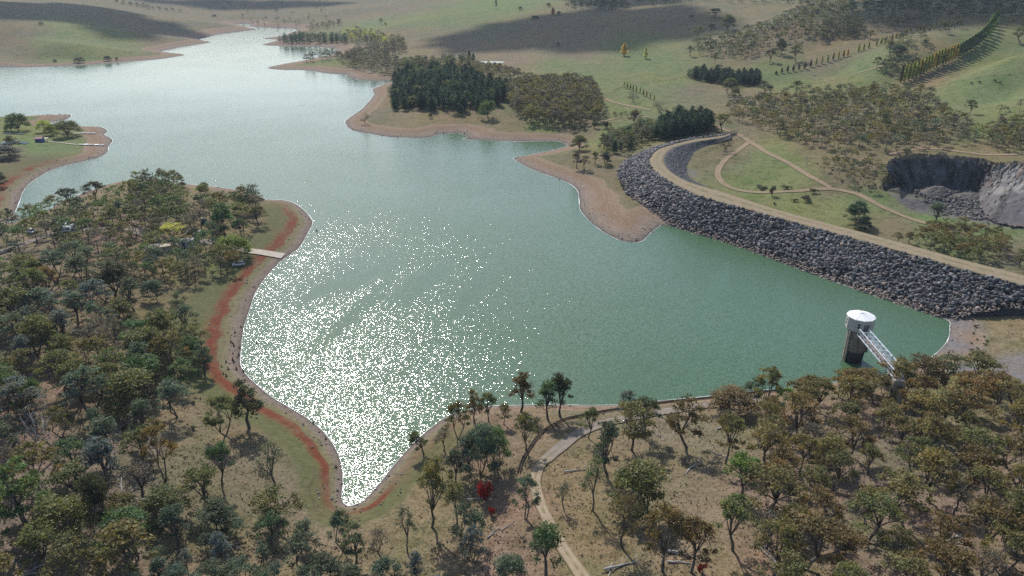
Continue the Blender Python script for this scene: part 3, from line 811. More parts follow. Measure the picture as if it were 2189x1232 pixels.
rocks('quarry_rubble', pl, sz, co, 13, 'grey rubble spilled across the quarry floor', 'rubble')
def mound(px, py, rad, h, seed):
    x, y, z = ground(px, py)
    m = 40
    X, Y = np.meshgrid(np.linspace(-1, 1, m), np.linspace(-1, 1, m))
    d = np.hypot(X, Y)
    Z = np.clip(1 - d ** 1.3, -.05, 1) * (1 + .5 * fbm(X * 3 + seed, Y * 3, 4, seed)) * h
    v = np.stack([X * rad * 1.5 + x, Y * rad + y, Z + z - .15], -1).reshape(-1, 3)
    k = np.arange(m * m).reshape(m, m)
    q = np.stack([k[:-1, :-1], k[:-1, 1:], k[1:, 1:], k[1:, :-1]], -1).reshape(-1, 4)
    me = new_mesh('spoil_heap', v, q, M_ROCK)
    vcol(me, 'tint', np.tile([.105, .092, .082], (len(v), 1)))
    return link('spoil_heap', me)
tag(mound(2003, 413, 7.0, 3.6, 3), 'grey brown spoil heap against the foot of the dark quarry face', 'spoil heap')
tag(mound(2075, 422, 8, 2.4, 9), 'lower spoil heap beside the pale end of the quarry face', 'spoil heap')

# ------------------------------------------------------------------ tracks
def ribbon(name, px, width, mat, label, lift=.22, kind='structure', z=None, n=7, m=4):
    P = np.array([ground(a, b)[:2] for a, b in px])
    Q = catmull(P, n, False)
    # even spacing
    s_ = np.concatenate([[0], np.cumsum(np.linalg.norm(Q[1:] - Q[:-1], axis=1))])
    k = max(8, int(s_[-1] / 1.6))
    tt = np.linspace(0, s_[-1], k)
    Q = np.stack([np.interp(tt, s_, Q[:, 0]), np.interp(tt, s_, Q[:, 1])], -1)
    d = np.gradient(Q, axis=0); d /= np.linalg.norm(d, axis=1)[:, None]
    nn = np.stack([-d[:, 1], d[:, 0]], -1)
    us = np.linspace(0, 1, m + 1)
    wv = width * (1 + .18 * fbm(tt / 6, tt * 0, 3, len(px)))
    V_ = Q[:, None] + nn[:, None] * ((us - .5)[None, :] * wv[:, None])[..., None]
    Z = hgt(V_[..., 0], V_[..., 1]) + lift
    v = np.concatenate([V_, Z[..., None]], -1).reshape(-1, 3)
    kx = np.arange(k * (m + 1)).reshape(k, m + 1)
    q = np.stack([kx[:-1, :-1], kx[:-1, 1:], kx[1:, 1:], kx[1:, :-1]], -1).reshape(-1, 4)
    me = new_mesh(name, v, q, mat, True); vfloat(me, 'u', np.tile(us, k))
    return tag(link(name, me), label, 'track', kind=kind)
M_TRK = track_mat('dirt_track', (.30, .225, .155), (.24, .175, .12), (.17, .15, .075))
M_TRK2 = track_mat('pale_dirt_track', (.33, .265, .19), (.27, .21, .145), (.17, .145, .08))
M_TRK3 = track_mat('grey_gravel_track', (.24, .205, .18), (.19, .165, .14), (.175, .145, .095))
ribbon('track', [(1650,852),(1560,862),(1480,872),(1400,884),(1320,899),(1262,916),(1222,938),(1192,962),(1165,985)], 3.5, M_TRK3, 'grey gravel track along the near shore')
ribbon('track', [(1172,978),(1152,1000),(1144,1030),(1152,1070),(1172,1115),(1196,1160),(1222,1200),(1250,1240),(1280,1290)], 2.5, M_TRK2, 'pale two wheel track running down to the foreground')
ribbon('track', [(1518,262),(1540,275),(1575,287),(1602,303),(1640,327),(1690,352),(1740,382),(1775,402)], 3.2, M_TRK, 'dirt track from the track fork towards the quarry')
ribbon('track', [(1602,303),(1578,322),(1548,345),(1534,370),(1545,392),(1575,406),(1625,412),(1700,409),(1780,405),(1830,415),(1880,440),(1940,466),(2000,484),(2060,500)], 3.4, M_TRK, 'dirt track curving below the dam and out past the quarry')
ribbon('track', [(1270,196),(1288,208),(1312,219),(1345,227),(1392,236)], 4.0, M_TRK, 'pale farm track beside the brown plantation')
ribbon('track', [(1390,250),(1330,252),(1260,268),(1200,283)], 3.0, M_TRK, 'faint farm track behind the willow')
ribbon('road', [(-60,560),(0,540),(45,525),(90,508),(130,497),(200,490),(250,485),(310,502),(360,520),(420,515),(480,525),(540,540)], 5.0, M_TRK3, 'gravel road through the camping ground')
ribbon('track', [(1740,176),(1785,170),(1850,152),(1890,140)], 4.0, track_mat('worn_pasture', (.24,.20,.13), (.2,.18,.11), (.16,.165,.08)), 'worn cattle track across the green pasture')
ribbon('track', [(1900,331),(1980,318),(2060,326),(2120,332),(2200,330)], 3.5, M_TRK, 'bench track above the quarry rim')
ribbon('boat_ramp', [(528,537),(560,541),(606,549)], 5.0, M_CONC, 'pale concrete boat ramp running into the water', .35)
ribbon('path', [(103,303),(130,306),(165,310)], 1.6, M_CONC, 'narrow pale concrete path to the lower jetty', .3)

# ------------------------------------------------------------------ intake tower and footbridge
tx, ty = at(1821.5, 769, 0)
tow = empty('intake_tower', (tx, ty, 0))
tag(tow, 'concrete intake tower with white ten sided cab standing in the green water', 'tower')
def ring(rad, n, a0=0): return [(rad * math.cos(a0 + 2 * math.pi * k / n), rad * math.sin(a0 + 2 * math.pi * k / n)) for k in range(n)]
A0 = R(8)
def shaft_mat():
    t = NT('stained_concrete')
    p = t.n('TexCoord').outputs['Object']
    mp = t.n('Mapping', Vector=p); mp.inputs['Scale'].default_value = (2.2, 2.2, .25)
    sep = t.n('SeparateXYZ', Vector=p).outputs['Z']
    c = t.ramp(t.noise(mp.outputs[0], 1.0, 5, .65), [(.3, (.10, .085, .07)), (.55, (.25, .21, .165)), (.75, (.38, .34, .29))])
    zz = t.math('ADD', sep, t.math('MULTIPLY', t.math('SUBTRACT', t.noise(mp.outputs[0], 1.6, 3), .5), 1.2))
    c = t.mix(t.mapr(zz, 3.4, 4.0), (.045, .042, .045, 1), c)
    c = t.mix(t.mapr(zz, 1.2, 1.6), (.018, .017, .018, 1), c)
    t.set(t.p.inputs['Base Color'], c); t.p.inputs['Roughness'].default_value = .85; t.p.inputs['Specular IOR Level'].default_value = .2
    return t.m
M_SHAFT = shaft_mat()
b = MB(); b.prism(ring(2.75, 32), -5, 11.05); 
for k in range(10):
    a = 2 * math.pi * k / 10 + .2
    b.box((2.78 * math.cos(a), 2.78 * math.sin(a), 5.9), (.16, .34, 10.2), a)
link('shaft', b.mesh('shaft', M_SHAFT), tow)
b = MB(); b.prism(ring(2.98, 32), 2.6, 3.15); link('waterline_collar', b.mesh('waterline_collar', M_SHAFT), tow)
b = MB(); b.box((2.75, -1.0, 4.6), (1.3, 1.5, 2.2), -.35); link('inlet_box', b.mesh('inlet_box', M_SHAFT), tow)
M_RAIL = simple('weathered_guide_rail', (.46, .38, .29), .8, .35, 1.2)
for a in (R(186), R(200)):
    b = MB(); b.box((3.1 * math.cos(a), 3.1 * math.sin(a), 3.6), (.45, .42, 15.0), a)
    link('guide_rail', b.mesh('guide_rail', M_RAIL), tow)
cab_r = 3.95
b = MB(); prof = ring(cab_r, 10, A0)
b.prism(prof, 11.05, 14.9)
cabm = link('cab', b.mesh('cab', M_CAB), tow)
b = MB(); b.prism(ring(3.3, 10, A0), 10.55, 11.06); link('corbel', b.mesh('corbel', M_SHAFT), cabm)
def on_face(k, u, z, w, h, dep, mat, name, par):
    a = A0 + 2 * math.pi * (k + .5) / 10
    ap = cab_r * math.cos(math.pi / 10)
    c = (ap * math.cos(a) - u * math.sin(a), ap * math.sin(a) + u * math.cos(a), z)
    q = MB(); q.box(c, (dep, w, h), a)
    return link(name, q.mesh(name, mat), par)
for k in (0, 1, 4, 6, 9):
    w_ = on_face(k, 0, 13.0, .62, 1.5, .12, M_DARK, 'window', cabm)
    on_face(k, 0, 13.05, .70, .09, .2, M_WHITE, 'window_bar', w_)
on_face(7, -.2, 12.35, 1.7, 2.4, .1, simple('grey_door_recess', (.13, .125, .12), .8), 'door', cabm)
b = MB()
rp = ring(cab_r + .14, 10, A0)
n = 10
vv = [(x, y, 14.78) for x, y in rp] + [(x, y, 15.0) for x, y in rp] + [(0, 0, 15.9)]
b.add(vv, [(k, (k + 1) % n, n + (k + 1) % n, n + k) for k in range(n)] + [(n + k, n + (k + 1) % n, 2 * n) for k in range(n)] + [tuple(range(n - 1, -1, -1))])
roof = link('roof', b.mesh('roof', M_WHITE), tow)
b = MB()
for x, y in rp: b.tube([(x, y, 15.02), (0, 0, 15.92)], [.05, .05], 4)
link('roof_seam', b.mesh('roof_seam', M_WHITE), roof)
b = MB(); b.tube([(0, 0, 15.8), (0, 0, 16.1)], [.22, .14], 10); link('roof_vent', b.mesh('roof_vent', M_STEEL), roof)

# footbridge: two trusses, a deck and top struts, running from the cab door to the near bank
BZ = 10.9
p0 = np.array(at(1843, 716, BZ)); p1 = np.array(at(1921, 808, BZ))
bdir = p1 - p0; blen = float(np.linalg.norm(bdir)); bdir /= blen
br = empty('footbridge', (p0[0], p0[1], BZ), math.atan2(bdir[1], bdir[0]))
tag(br, 'pale steel truss footbridge leading from the tower cab to the bank', 'footbridge')
HW_, TH = 1.35, 2.1
nb = 9
xs_ = [blen * i / nb for i in range(nb + 1)]
for s_ in (-1, 1):
    b = MB()
    b.box((blen / 2, s_ * HW_, 0), (blen, .24, .26)); b.box((blen / 2, s_ * HW_, TH), (blen - 1.2, .22, .24))
    for i in range(nb):
        b.tube([(xs_[i], s_ * HW_, 0), (xs_[i] + (.6 if i == 0 else 0), s_ * HW_, TH)], [.08, .08], 4)
        b.tube([(xs_[i] + (.6 if i == 0 else 0), s_ * HW_, TH), (xs_[i + 1], s_ * HW_, 0)], [.075, .075], 4)
    b.box((blen / 2, s_ * (HW_ - .15), .95), (blen, .07, .07))
    link('side_truss', b.mesh('side_truss', M_STEEL), br)
b = MB()
for i in range(1, nb):
    b.tube([(xs_[i], -HW_, TH), (xs_[i], HW_, TH)], [.085, .085], 4)
    if i < nb - 1:
        b.tube([(xs_[i], -HW_, TH), (xs_[i + 1], HW_, TH)], [.05, .05], 4); b.tube([(xs_[i], HW_, TH), (xs_[i + 1], -HW_, TH)], [.05, .05], 4)
link('top_bracing', b.mesh('top_bracing', M_STEEL), br)
b = MB()
nn_ = int(blen / .3)
for i in range(nn_):
    b.box((blen * (i + .5) / nn_, 0, .05 + .01 * (i % 3)), (.26, 2 * HW_ - .3, .08))
link('deck', b.mesh('deck', M_DECK), br)
b = MB(); b.box((blen + .6, 0, -3.65), (1.6, 3.2, 7.0)); link('abutment', b.mesh('abutment', M_CONC), br)

# ------------------------------------------------------------------ low dark twin rail / pipe line round the cove
def pipeline(px, label):
    P = catmull(np.array([ground(a, b)[:2] for a, b in px]), 8, False)
    root = empty('pipeline', (P[0][0], P[0][1], float(hgt(*P[0]))))
    z0 = np.array(root.location)
    d = np.gradient(P, axis=0); d /= np.linalg.norm(d, axis=1)[:, None]
    nn = np.stack([-d[:, 1], d[:, 0]], -1)
    for o in (-.28, .28):
        Q = P + nn * o
        pts = [(x - z0[0], y - z0[1], float(hgt(x, y)) + .3 - z0[2]) for x, y in Q]
        b = MB(); b.tube(pts, [.14] * len(pts), 8)
        link('pipe', b.mesh('pipe', M_IRON, True), root)
    for i in range(4, len(P), 8):
        x, y = P[i]
        b = MB(); b.box((x - z0[0], y - z0[1], float(hgt(x, y)) + .1 - z0[2]), (.3, 1.1, .4), math.atan2(d[i][1], d[i][0]))
        link('pipe_support', b.mesh('pipe_support', M_IRON), root)
    tag(root, label, 'pipeline')
pipeline([(1109,1012),(1116,988),(1128,966),(1148,937),(1172,916),(1205,899),(1245,889),(1300,879),(1360,871),(1410,863),(1460,857),(1520,851),(1580,843),(1640,838),(1690,834)], 'dark rusty twin pipeline curving along the near shore above the track')

# ------------------------------------------------------------------ vehicles, huts, boats
def car(px, py, rz, paint, label, kind='wagon'):
    x, y, z = ground(px, py)
    root = empty('parked_car', (x, y, z + .12), rz)
    tag(root, label, 'car', 'cars parked in the camping ground')
    L, Wd = 4.7, 1.82
    prof = [(-2.35,.35),(-2.3,.85),(-1.2,.98),(-.55,1.0),(.0,1.0),(1.9,.98),(2.3,.9),(2.35,.4),(1.9,.3),(-1.9,.3)]
    def extr(prof, w, taper=1.0):
        n = len(prof)
        top = max(q[1] for q in prof)
        lo = min(q[1] for q in prof)
        v = []
        for s_ in (-1, 1):
            for a, h in prof:
                k = 1 - (1 - taper) * (h - lo) / (top - lo)
                v.append((a, s_ * w / 2 * k, h))
        return v, [tuple(range(n)), tuple(range(2 * n - 1, n - 1, -1))] + [((k + 1) % n, k, n + k, n + (k + 1) % n) for k in range(n)]
    b = MB(); b.add(*extr(prof, Wd, .97)); body = link('body', b.mesh('body', paint), root)
    cab = [(-1.25,.97),(-.55,1.52),(-.2,1.6),(1.75,1.6),(2.2,.97)] if kind == 'wagon' else [(-1.25,.97),(-.55,1.52),(-.2,1.6),(.5,1.58),(.75,.97)]
    b = MB(); b.add(*extr(cab, Wd - .1, .84)); gl = link('windows', b.mesh('windows', M_GLASS), root)
    b = MB(); ce = cab[2][0], cab[3][0]; b.box(((ce[0] + ce[1]) / 2, 0, 1.61), (ce[1] - ce[0] + .15, 1.46, .07)); link('roof', b.mesh('roof', paint), root)
    for s_ in (-1, 1):
        for a in (-1.45, 1.4):
            b = MB(); b.tube([(a, s_ * .74, .33), (a, s_ * .95, .33)], [.34, .34], 14); wh = link('wheel', b.mesh('wheel', M_TYRE), root)
            b = MB(); b.tube([(a, s_ * .94, .33), (a, s_ * .965, .33)], [.19, .19], 10); link('rim', b.mesh('rim', M_SILVER), wh)
        b = MB(); b.box((-2.31, s_ * .62, .72), (.08, .36, .16)); link('headlight', b.mesh('headlight', M_SILVER), root)
    return root
car(411, 499, R(25), M_NAVY, 'dark car with pale bonnet, left of the two parked together')
car(424, 503, R(28), M_CARWHITE, 'white car, right of the two parked together')
car(68, 498, R(150), M_CARWHITE, 'white car parked alone beside the gravel road')
car(223, 483, R(170), M_RED, 'red car parked near the white caravans')
car(510, 568, R(20), M_CARWHITE, 'white car half hidden under the lime green willow')
def caravan(px, py, rz, label, L=6.0):
    x, y, z = ground(px, py)
    root = empty('caravan', (x, y, z + .1), rz); tag(root, label, 'caravan', 'white caravans in the camping ground')
    b = MB(); prof = [(-L/2,.5),(-L/2-.15,1.4),(-L/2+.2,2.5),(L/2-.2,2.55),(L/2+.1,1.6),(L/2,.5)]
    n = len(prof); v = [(a, s_ * 1.15, h) for s_ in (-1, 1) for a, h in prof]
    b.add(v, [tuple(range(n)), tuple(range(2*n-1, n-1, -1))] + [((k+1) % n, k, n+k, n+(k+1) % n) for k in range(n)])
    link('body', b.mesh('body', M_CARWHITE), root)
    for s_ in (-1, 1):
        for a in (-1.6, 1.2):
            b = MB(); b.box((a, s_ * 1.16, 1.65), (1.3, .06, .6)); link('window', b.mesh('window', M_GLASS), root)
        b = MB(); b.tube([(.3, s_ * .95, .35), (.3, s_ * 1.14, .35)], [.36, .36], 12); link('wheel', b.mesh('wheel', M_TYRE), root)
    b = MB(); b.tube([(-L/2, 0, .5), (-L/2-1.2, 0, .45)], [.06, .06], 6); link('drawbar', b.mesh('drawbar', M_IRON), root)
caravan(132, 487, R(12), 'white caravan at the left end of the caravan row')
caravan(150, 491, R(-8), 'white caravan at the right end of the caravan row')
caravan(140, 497, R(20), 'lower white caravan in front of the caravan row', 4.6)
def hut(name, px, py, rz, size, wall, roofm, label, cat, gable=.5):
    x, y, z = ground(px, py)
    root = empty(name, (x, y, z), rz); tag(root, label, cat)
    a, b_, h = size
    b = MB(); b.box((0, 0, h / 2 - .2), (a, b_, h + .4)); w = link('wall', b.mesh('wall', wall), root)
    b = MB(); o = .25
    b.add([(-a/2-o, -b_/2-o, h-.02), (a/2+o, -b_/2-o, h-.02), (a/2+o, b_/2+o, h-.02), (-a/2-o, b_/2+o, h-.02), (-a/2-o, 0, h+gable), (a/2+o, 0, h+gable)], [(0, 1, 5, 4), (2, 3, 4, 5), (1, 2, 5), (3, 0, 4), (3, 2, 1, 0)])
    link('roof', b.mesh('roof', roofm), root)
    b = MB(); b.box((-a * .2, -b_/2, 1.0), (.9, .08, 2.0)); link('door', b.mesh('door', M_DARK), root)
    b = MB(); b.box((a * .22, -b_/2, 1.5), (.8, .08, .7)); link('window', b.mesh('window', M_GLASS), root)
    return root
hut('hut', 86, 304, R(4), (4.6, 3.6, 2.6), M_BLUE, M_PINKROOF, 'small blue hut with faded pink roof on the grassy spit', 'hut', .9)
hut('toilet_cabin', 437, 478, R(-10), (1.7, 1.7, 2.5), M_TEAL, M_CREAM, 'narrow teal cabin with cream roof among the trees', 'cabin', .35)
hut('picnic_shelter', 338, 538, R(30), (9, 5, 2.6), M_CONC, simple('tan_tin_roof', (.46, .38, .27), .7, .15, .6), 'low shed with long tan roof under the peninsula trees', 'shed', .7)
hut('amenities_block', 402, 526, R(10), (5.5, 4, 2.7), simple('grey_block_wall', (.5, .5, .5), .8), simple('pale_tin_roof', (.6, .56, .5), .6, .1, .6), 'pale grey block with light roof near the boat ramp', 'shed', .6)
def shelter(px, py, label):
    x, y, z = ground(px, py)
    root = empty('shelter', (x, y, z), .1); tag(root, label, 'shelter')
    for a in (-1, 1):
        b = MB(); b.box((a, 0, 1.05), (.16, .16, 2.5)); link('post', b.mesh('post', M_POST), root)
    b = MB(); b.box((0, 0, 2.35), (3.2, 2.6, .14)); link('roof', b.mesh('roof', M_CREAM), root)
    b = MB(); b.box((0, 0, .45), (1.8, .5, .08)); b.box((-.7, 0, .2), (.1, .4, .5)); b.box((.7, 0, .2), (.1, .4, .5)); link('bench', b.mesh('bench', M_PLANK), root)
shelter(99, 303, 'tiny open shelter with cream roof beside the blue hut')
def jetty(px, n, label):
    A, B_ = np.array(ground(*px[0])), np.array(ground(*px[1]))
    d = B_ - A; L = np.linalg.norm(d[:2]); rz = math.atan2(d[1], d[0])
    root = empty('jetty', tuple(A), rz); tag(root, label, 'jetty', 'floating jetties stranded on the spit')
    for i in range(n):
        a = (i + .5) / n
        p = A + d * a
        zz = float(hgt(p[0], p[1])) - A[2] + .45
        b = MB(); l = L / n * .96
        for k in range(int(l / .5)):
            b.box((a * L - l / 2 + .25 + k * .5, 0, zz + .15), (.46, 2.0, .1))
        b.box((a * L, -.9, zz), (l, .15, .28)); b.box((a * L, .9, zz), (l, .15, .28))
        pt = link('deck_section', b.mesh('deck_section', M_PLANK if i % 2 == 0 or n > 5 else M_STEEL), root)
        b = MB(); b.box((a * L, 0, zz - .25), (l * .7, 1.4, .36)); link('float', b.mesh('float', simple('grey_float', (.2, .21, .2), .7)), pt)
jetty([(133, 287.5), (205, 286.5)], 7, 'upper stranded jetty of pale planks behind the willow')
jetty([(168, 310.5), (224, 312.5)], 5, 'lower stranded jetty of pale planks at the end of the path')
M_HULLS = [simple('white_hull', (.72, .73, .74), .35, .06, 2), simple('blue_hull', (.18, .33, .55), .4, .08, 2), simple('grey_hull', (.38, .40, .42), .5, .1, 2), simple('green_hull', (.12, .24, .2), .5, .1, 2)]
def boat_meshes():
    prof = []
    n = 9
    out = MB(); inn = MB()
    st = np.linspace(-1, 1, n)
    def section(s_, k, z0):
        w = .82 * (1 - max(s_, 0) ** 2.2 * .97) * (1 - max(-s_, 0) ** 3 * .12) * k
        return [(s_ * 2.3, -w, .62 + .12 * max(s_, 0)), (s_ * 2.3, -w * .75, z0 + .12), (s_ * 2.3, 0, z0), (s_ * 2.3, w * .75, z0 + .12), (s_ * 2.3, w, .62 + .12 * max(s_, 0))]
    v = [q for s_ in st for q in section(s_, 1, .05)]
    f = [(i*5+j, i*5+j+1, i*5+j+6, i*5+j+5) for i in range(n-1) for j in range(4)] + [(4, 3, 2, 1, 0)]
    out.add(v, f)
    v = [q for s_ in st for q in section(s_ * .96, .92, .14)]
    inn.add(v, [q[::-1] for q in f])
    seat = MB()
    for a in (-1.2, 0, 1.0): seat.box((a, 0, .48), (.28, 1.3 if a < .5 else .95, .06))
    return [out.mesh('hull', m, True) for m in M_HULLS], inn.mesh('inside', M_STEEL, True), seat.mesh('thwart', M_PLANK)
hulls, inside, thw = boat_meshes()
spots = [(8,308,1.2,0),(14,306,1.0,0),(20,309,.9,2),(26,306,1.1,0),(32,308,1.2,1),(38,306,1.0,1),(44,308,1.15,1),(50,307,1.0,2),(57,308,1.1,0),(22,302,.2,3),(10,313,.3,0),(4,316,.4,0),(36,303,.3,0),(18,287,.1,0),(45,288,.1,0),(20,293,.05,0)]
cn = ['white','light blue','grey','dark green']
ordn = ['first','second','third','fourth','fifth','sixth','seventh','eighth','ninth','tenth','eleventh','twelfth','thirteenth','fourteenth','fifteenth','sixteenth','seventeenth','eighteenth','nineteenth','twentieth']
ctr = {}
for px, py, rz, k in sorted(spots):
    x, y, z = ground(px, py)
    root = empty('rowing_boat', (x, y, z + .1), rz)
    ctr[k] = ctr.get(k, 0) + 1
    tag(root, f'{cn[k]} rowing boat drawn up on the spit, {ordn[ctr[k]-1]} {cn[k]} one from the left', 'boat', 'rowing boats drawn up on the spit')
    h_ = link('hull', hulls[k], root); link('inside', inside, h_); link('thwart', thw, h_)

# cattle and sheep
def beast(px, py, rz, mat, sc, name, label, group):
    x, y, z = ground(px, py)
    root = empty(name, (x, y, z), rz, sc); tag(root, label, name, group)
    me = bpy.data.meshes.new('body')
    vs = [(-.75,0,1.1),(-.2,0,1.05),(.45,0,1.1),(.8,0,1.2),(1.15,0,.85),(1.42,0,.55),
          (-.7,.22,.95),(-.78,.24,.55),(-.72,.24,.04),(-.7,-.22,.95),(-.62,-.24,.55),(-.68,-.24,.04),(.5,.2,.9),(.52,.22,.45),(.5,.22,.04),(.5,-.2,.9),(.42,-.22,.45),(.46,-.22,.04),(-1.0,0,.95),(-1.02,0,.45)]
    es = [(0,1),(1,2),(2,3),(3,4),(4,5),(0,6),(6,7),(7,8),(0,9),(9,10),(10,11),(2,12),(12,13),(13,14),(2,15),(15,16),(16,17),(0,18),(18,19)]
    rad = [.34,.4,.36,.2,.16,.1,.16,.1,.07,.16,.1,.07,.14,.09,.07,.14,.09,.07,.04,.03]
    me.from_pydata(vs, es, []); me.materials.append(mat)
    o = link('body', me, root)
    sk = o.modifiers.new('skin', 'SKIN')
    for d, r_ in zip(me.skin_vertices[0].data if me.skin_vertices else [], rad): d.radius = (r_, r_)
    if me.skin_vertices: me.skin_vertices[0].data[1].use_root = True
    su = o.modifiers.new('sub', 'SUBSURF'); su.levels = su.render_levels = 1
for k, (px, py, rz) in enumerate([(2076,180,.4),(2093,178,2.8),(2126,175,.2),(2137,180,2.4)]):
    beast(px, py, rz, M_COW, 1.15, 'cow', f'black cow grazing on the right pasture, {ordn[k]} of the four from the left', 'black cattle on the right pasture')
for k, (px, py, rz) in enumerate([(1163,137,.3),(1258,137,2.0),(1427,117,.9),(1288,93,.2),(1736,162,1.2),(1742,161,.5),(1315,151,.1)]):
    beast(px, py, rz, M_WOOL, 1.1, 'sheep', f'pale sheep on the green pasture, {ordn[k]} nearest the hillside poplars' if False else 'pale sheep standing on the open pasture beyond the plantation', 'pale sheep dotted over the pasture')

# pond on the pasture
pts = [(_px + 15.2 * math.cos(a) * (1 + .1 * math.sin(3 * a)), _py + 10.4 * math.sin(a), 10.95) for a in np.linspace(0, 2 * math.pi, 28, endpoint=False)]
tag(link('pond', new_mesh('pond', pts, [tuple(range(28))], M_WATER)), 'small silver farm pond behind the plantation', 'pond', kind='structure')

# fences
def fence(px, label, step=4.0):
    P = catmull(np.array([ground(a, b)[:2] for a, b in px]), 6, False)
    s_ = np.concatenate([[0], np.cumsum(np.linalg.norm(P[1:] - P[:-1], axis=1))])
    n = min(96, int(s_[-1] / step)); tt = np.linspace(0, s_[-1], n)
    Q = np.stack([np.interp(tt, s_, P[:, 0]), np.interp(tt, s_, P[:, 1])], -1)
    z0 = np.array([*Q[0], float(hgt(*Q[0]))])
    root = empty('fence', tuple(z0)); tag(root, label, 'fence')
    b = MB(); b.box((0, 0, .55), (.22, .22, 1.5)); pm = b.mesh('post', M_POST)
    top = []
    for x, y in Q:
        z = float(hgt(x, y)); link('post', pm, root, (x - z0[0], y - z0[1], z - z0[2])); top.append((x - z0[0], y - z0[1], z - z0[2]))
    b = MB()
    for h in (.5, .85, 1.15): b.tube([(a, c_, d + h) for a, c_, d in top], [.025] * len(top), 3)
    link('wire', b.mesh('wire', M_IRON), root)
fence([(1310,197),(1345,181),(1400,176),(1465,166)], 'post and wire fence on the pasture left of the dark pine block', 6)
fence([(1470,167),(1560,178),(1650,172),(1800,180),(1900,185),(2050,177),(2189,160)], 'long post and wire fence below the two poplar rows', 9)
fence([(1500,330),(1530,317),(1570,303),(1598,290)], 'post and wire fence behind the bare willow by the dam', 4)
fence([(2135,668),(2189,661),(2260,655)], 'short post and wire fence above the right end of the dam', 3)

# haze: the air of the valley
HZ0, HZ1 = -7.0, 235.0
bx_ = MB(); bx_.box((0, 2800, (HZ0 + HZ1) / 2), (13600, 6200, HZ1 - HZ0))
hm = bpy.data.materials.new('haze'); hm.use_nodes = True
hm.node_tree.nodes.remove(hm.node_tree.nodes['Principled BSDF'])
pv = hm.node_tree.nodes.new('ShaderNodeVolumePrincipled')
pv.inputs['Color'].default_value = (.72, .84, 1.0, 1)
pv.inputs['Density'].default_value = 0.7e-4
hm.node_tree.links.new(pv.outputs[0], hm.node_tree.nodes['Material Output'].inputs['Volume'])
tag(link('haze', bx_.mesh('haze', hm)), 'thin bluish haze filling the valley', 'haze', kind='stuff')

# ------------------------------------------------------------------ trees: prototypes one metre tall, copied and scaled
def leaf_quads(cen, size, r, tint, flat=.35, asp=.55):
    n = len(cen)
    nrm = r.normal(0, 1, (n, 3)); nrm[:, 2] = np.abs(nrm[:, 2]) + flat
    nrm /= np.linalg.norm(nrm, axis=1)[:, None]
    a = np.cross(nrm, r.normal(0, 1, (n, 3))); a /= np.linalg.norm(a, axis=1)[:, None] + 1e-9
    b = np.cross(nrm, a)
    s = (size * (.6 + .8 * r.random(n)))[:, None]
    v = np.stack([cen - a * s - b * s * asp * .3, cen - b * s * asp, cen + a * s + b * s * asp * .3, cen + b * s * asp], 1)
    return v.reshape(-1, 3), np.arange(n * 4).reshape(n, 4), np.repeat(tint, 4, 0)
def crown_mesh(name, cen, size, r, tint, **kw):
    v, q, t = leaf_quads(cen, size, r, tint, **kw)
    me = new_mesh(name, v, q, M_LEAF); vcol(me, 'tint', t); return me
def tints(r, n, clump, spread=.35, warm=.12):
    base = 1 + spread * (r.random(clump.max() + 1) - .5)[clump] + .5 * (r.random(n) - .5)
    w = warm * ((r.random(clump.max() + 1) - .5)[clump] + (r.random(n) - .5))
    return np.stack([base * (1 + w), base, base * (1 - w)], -1)

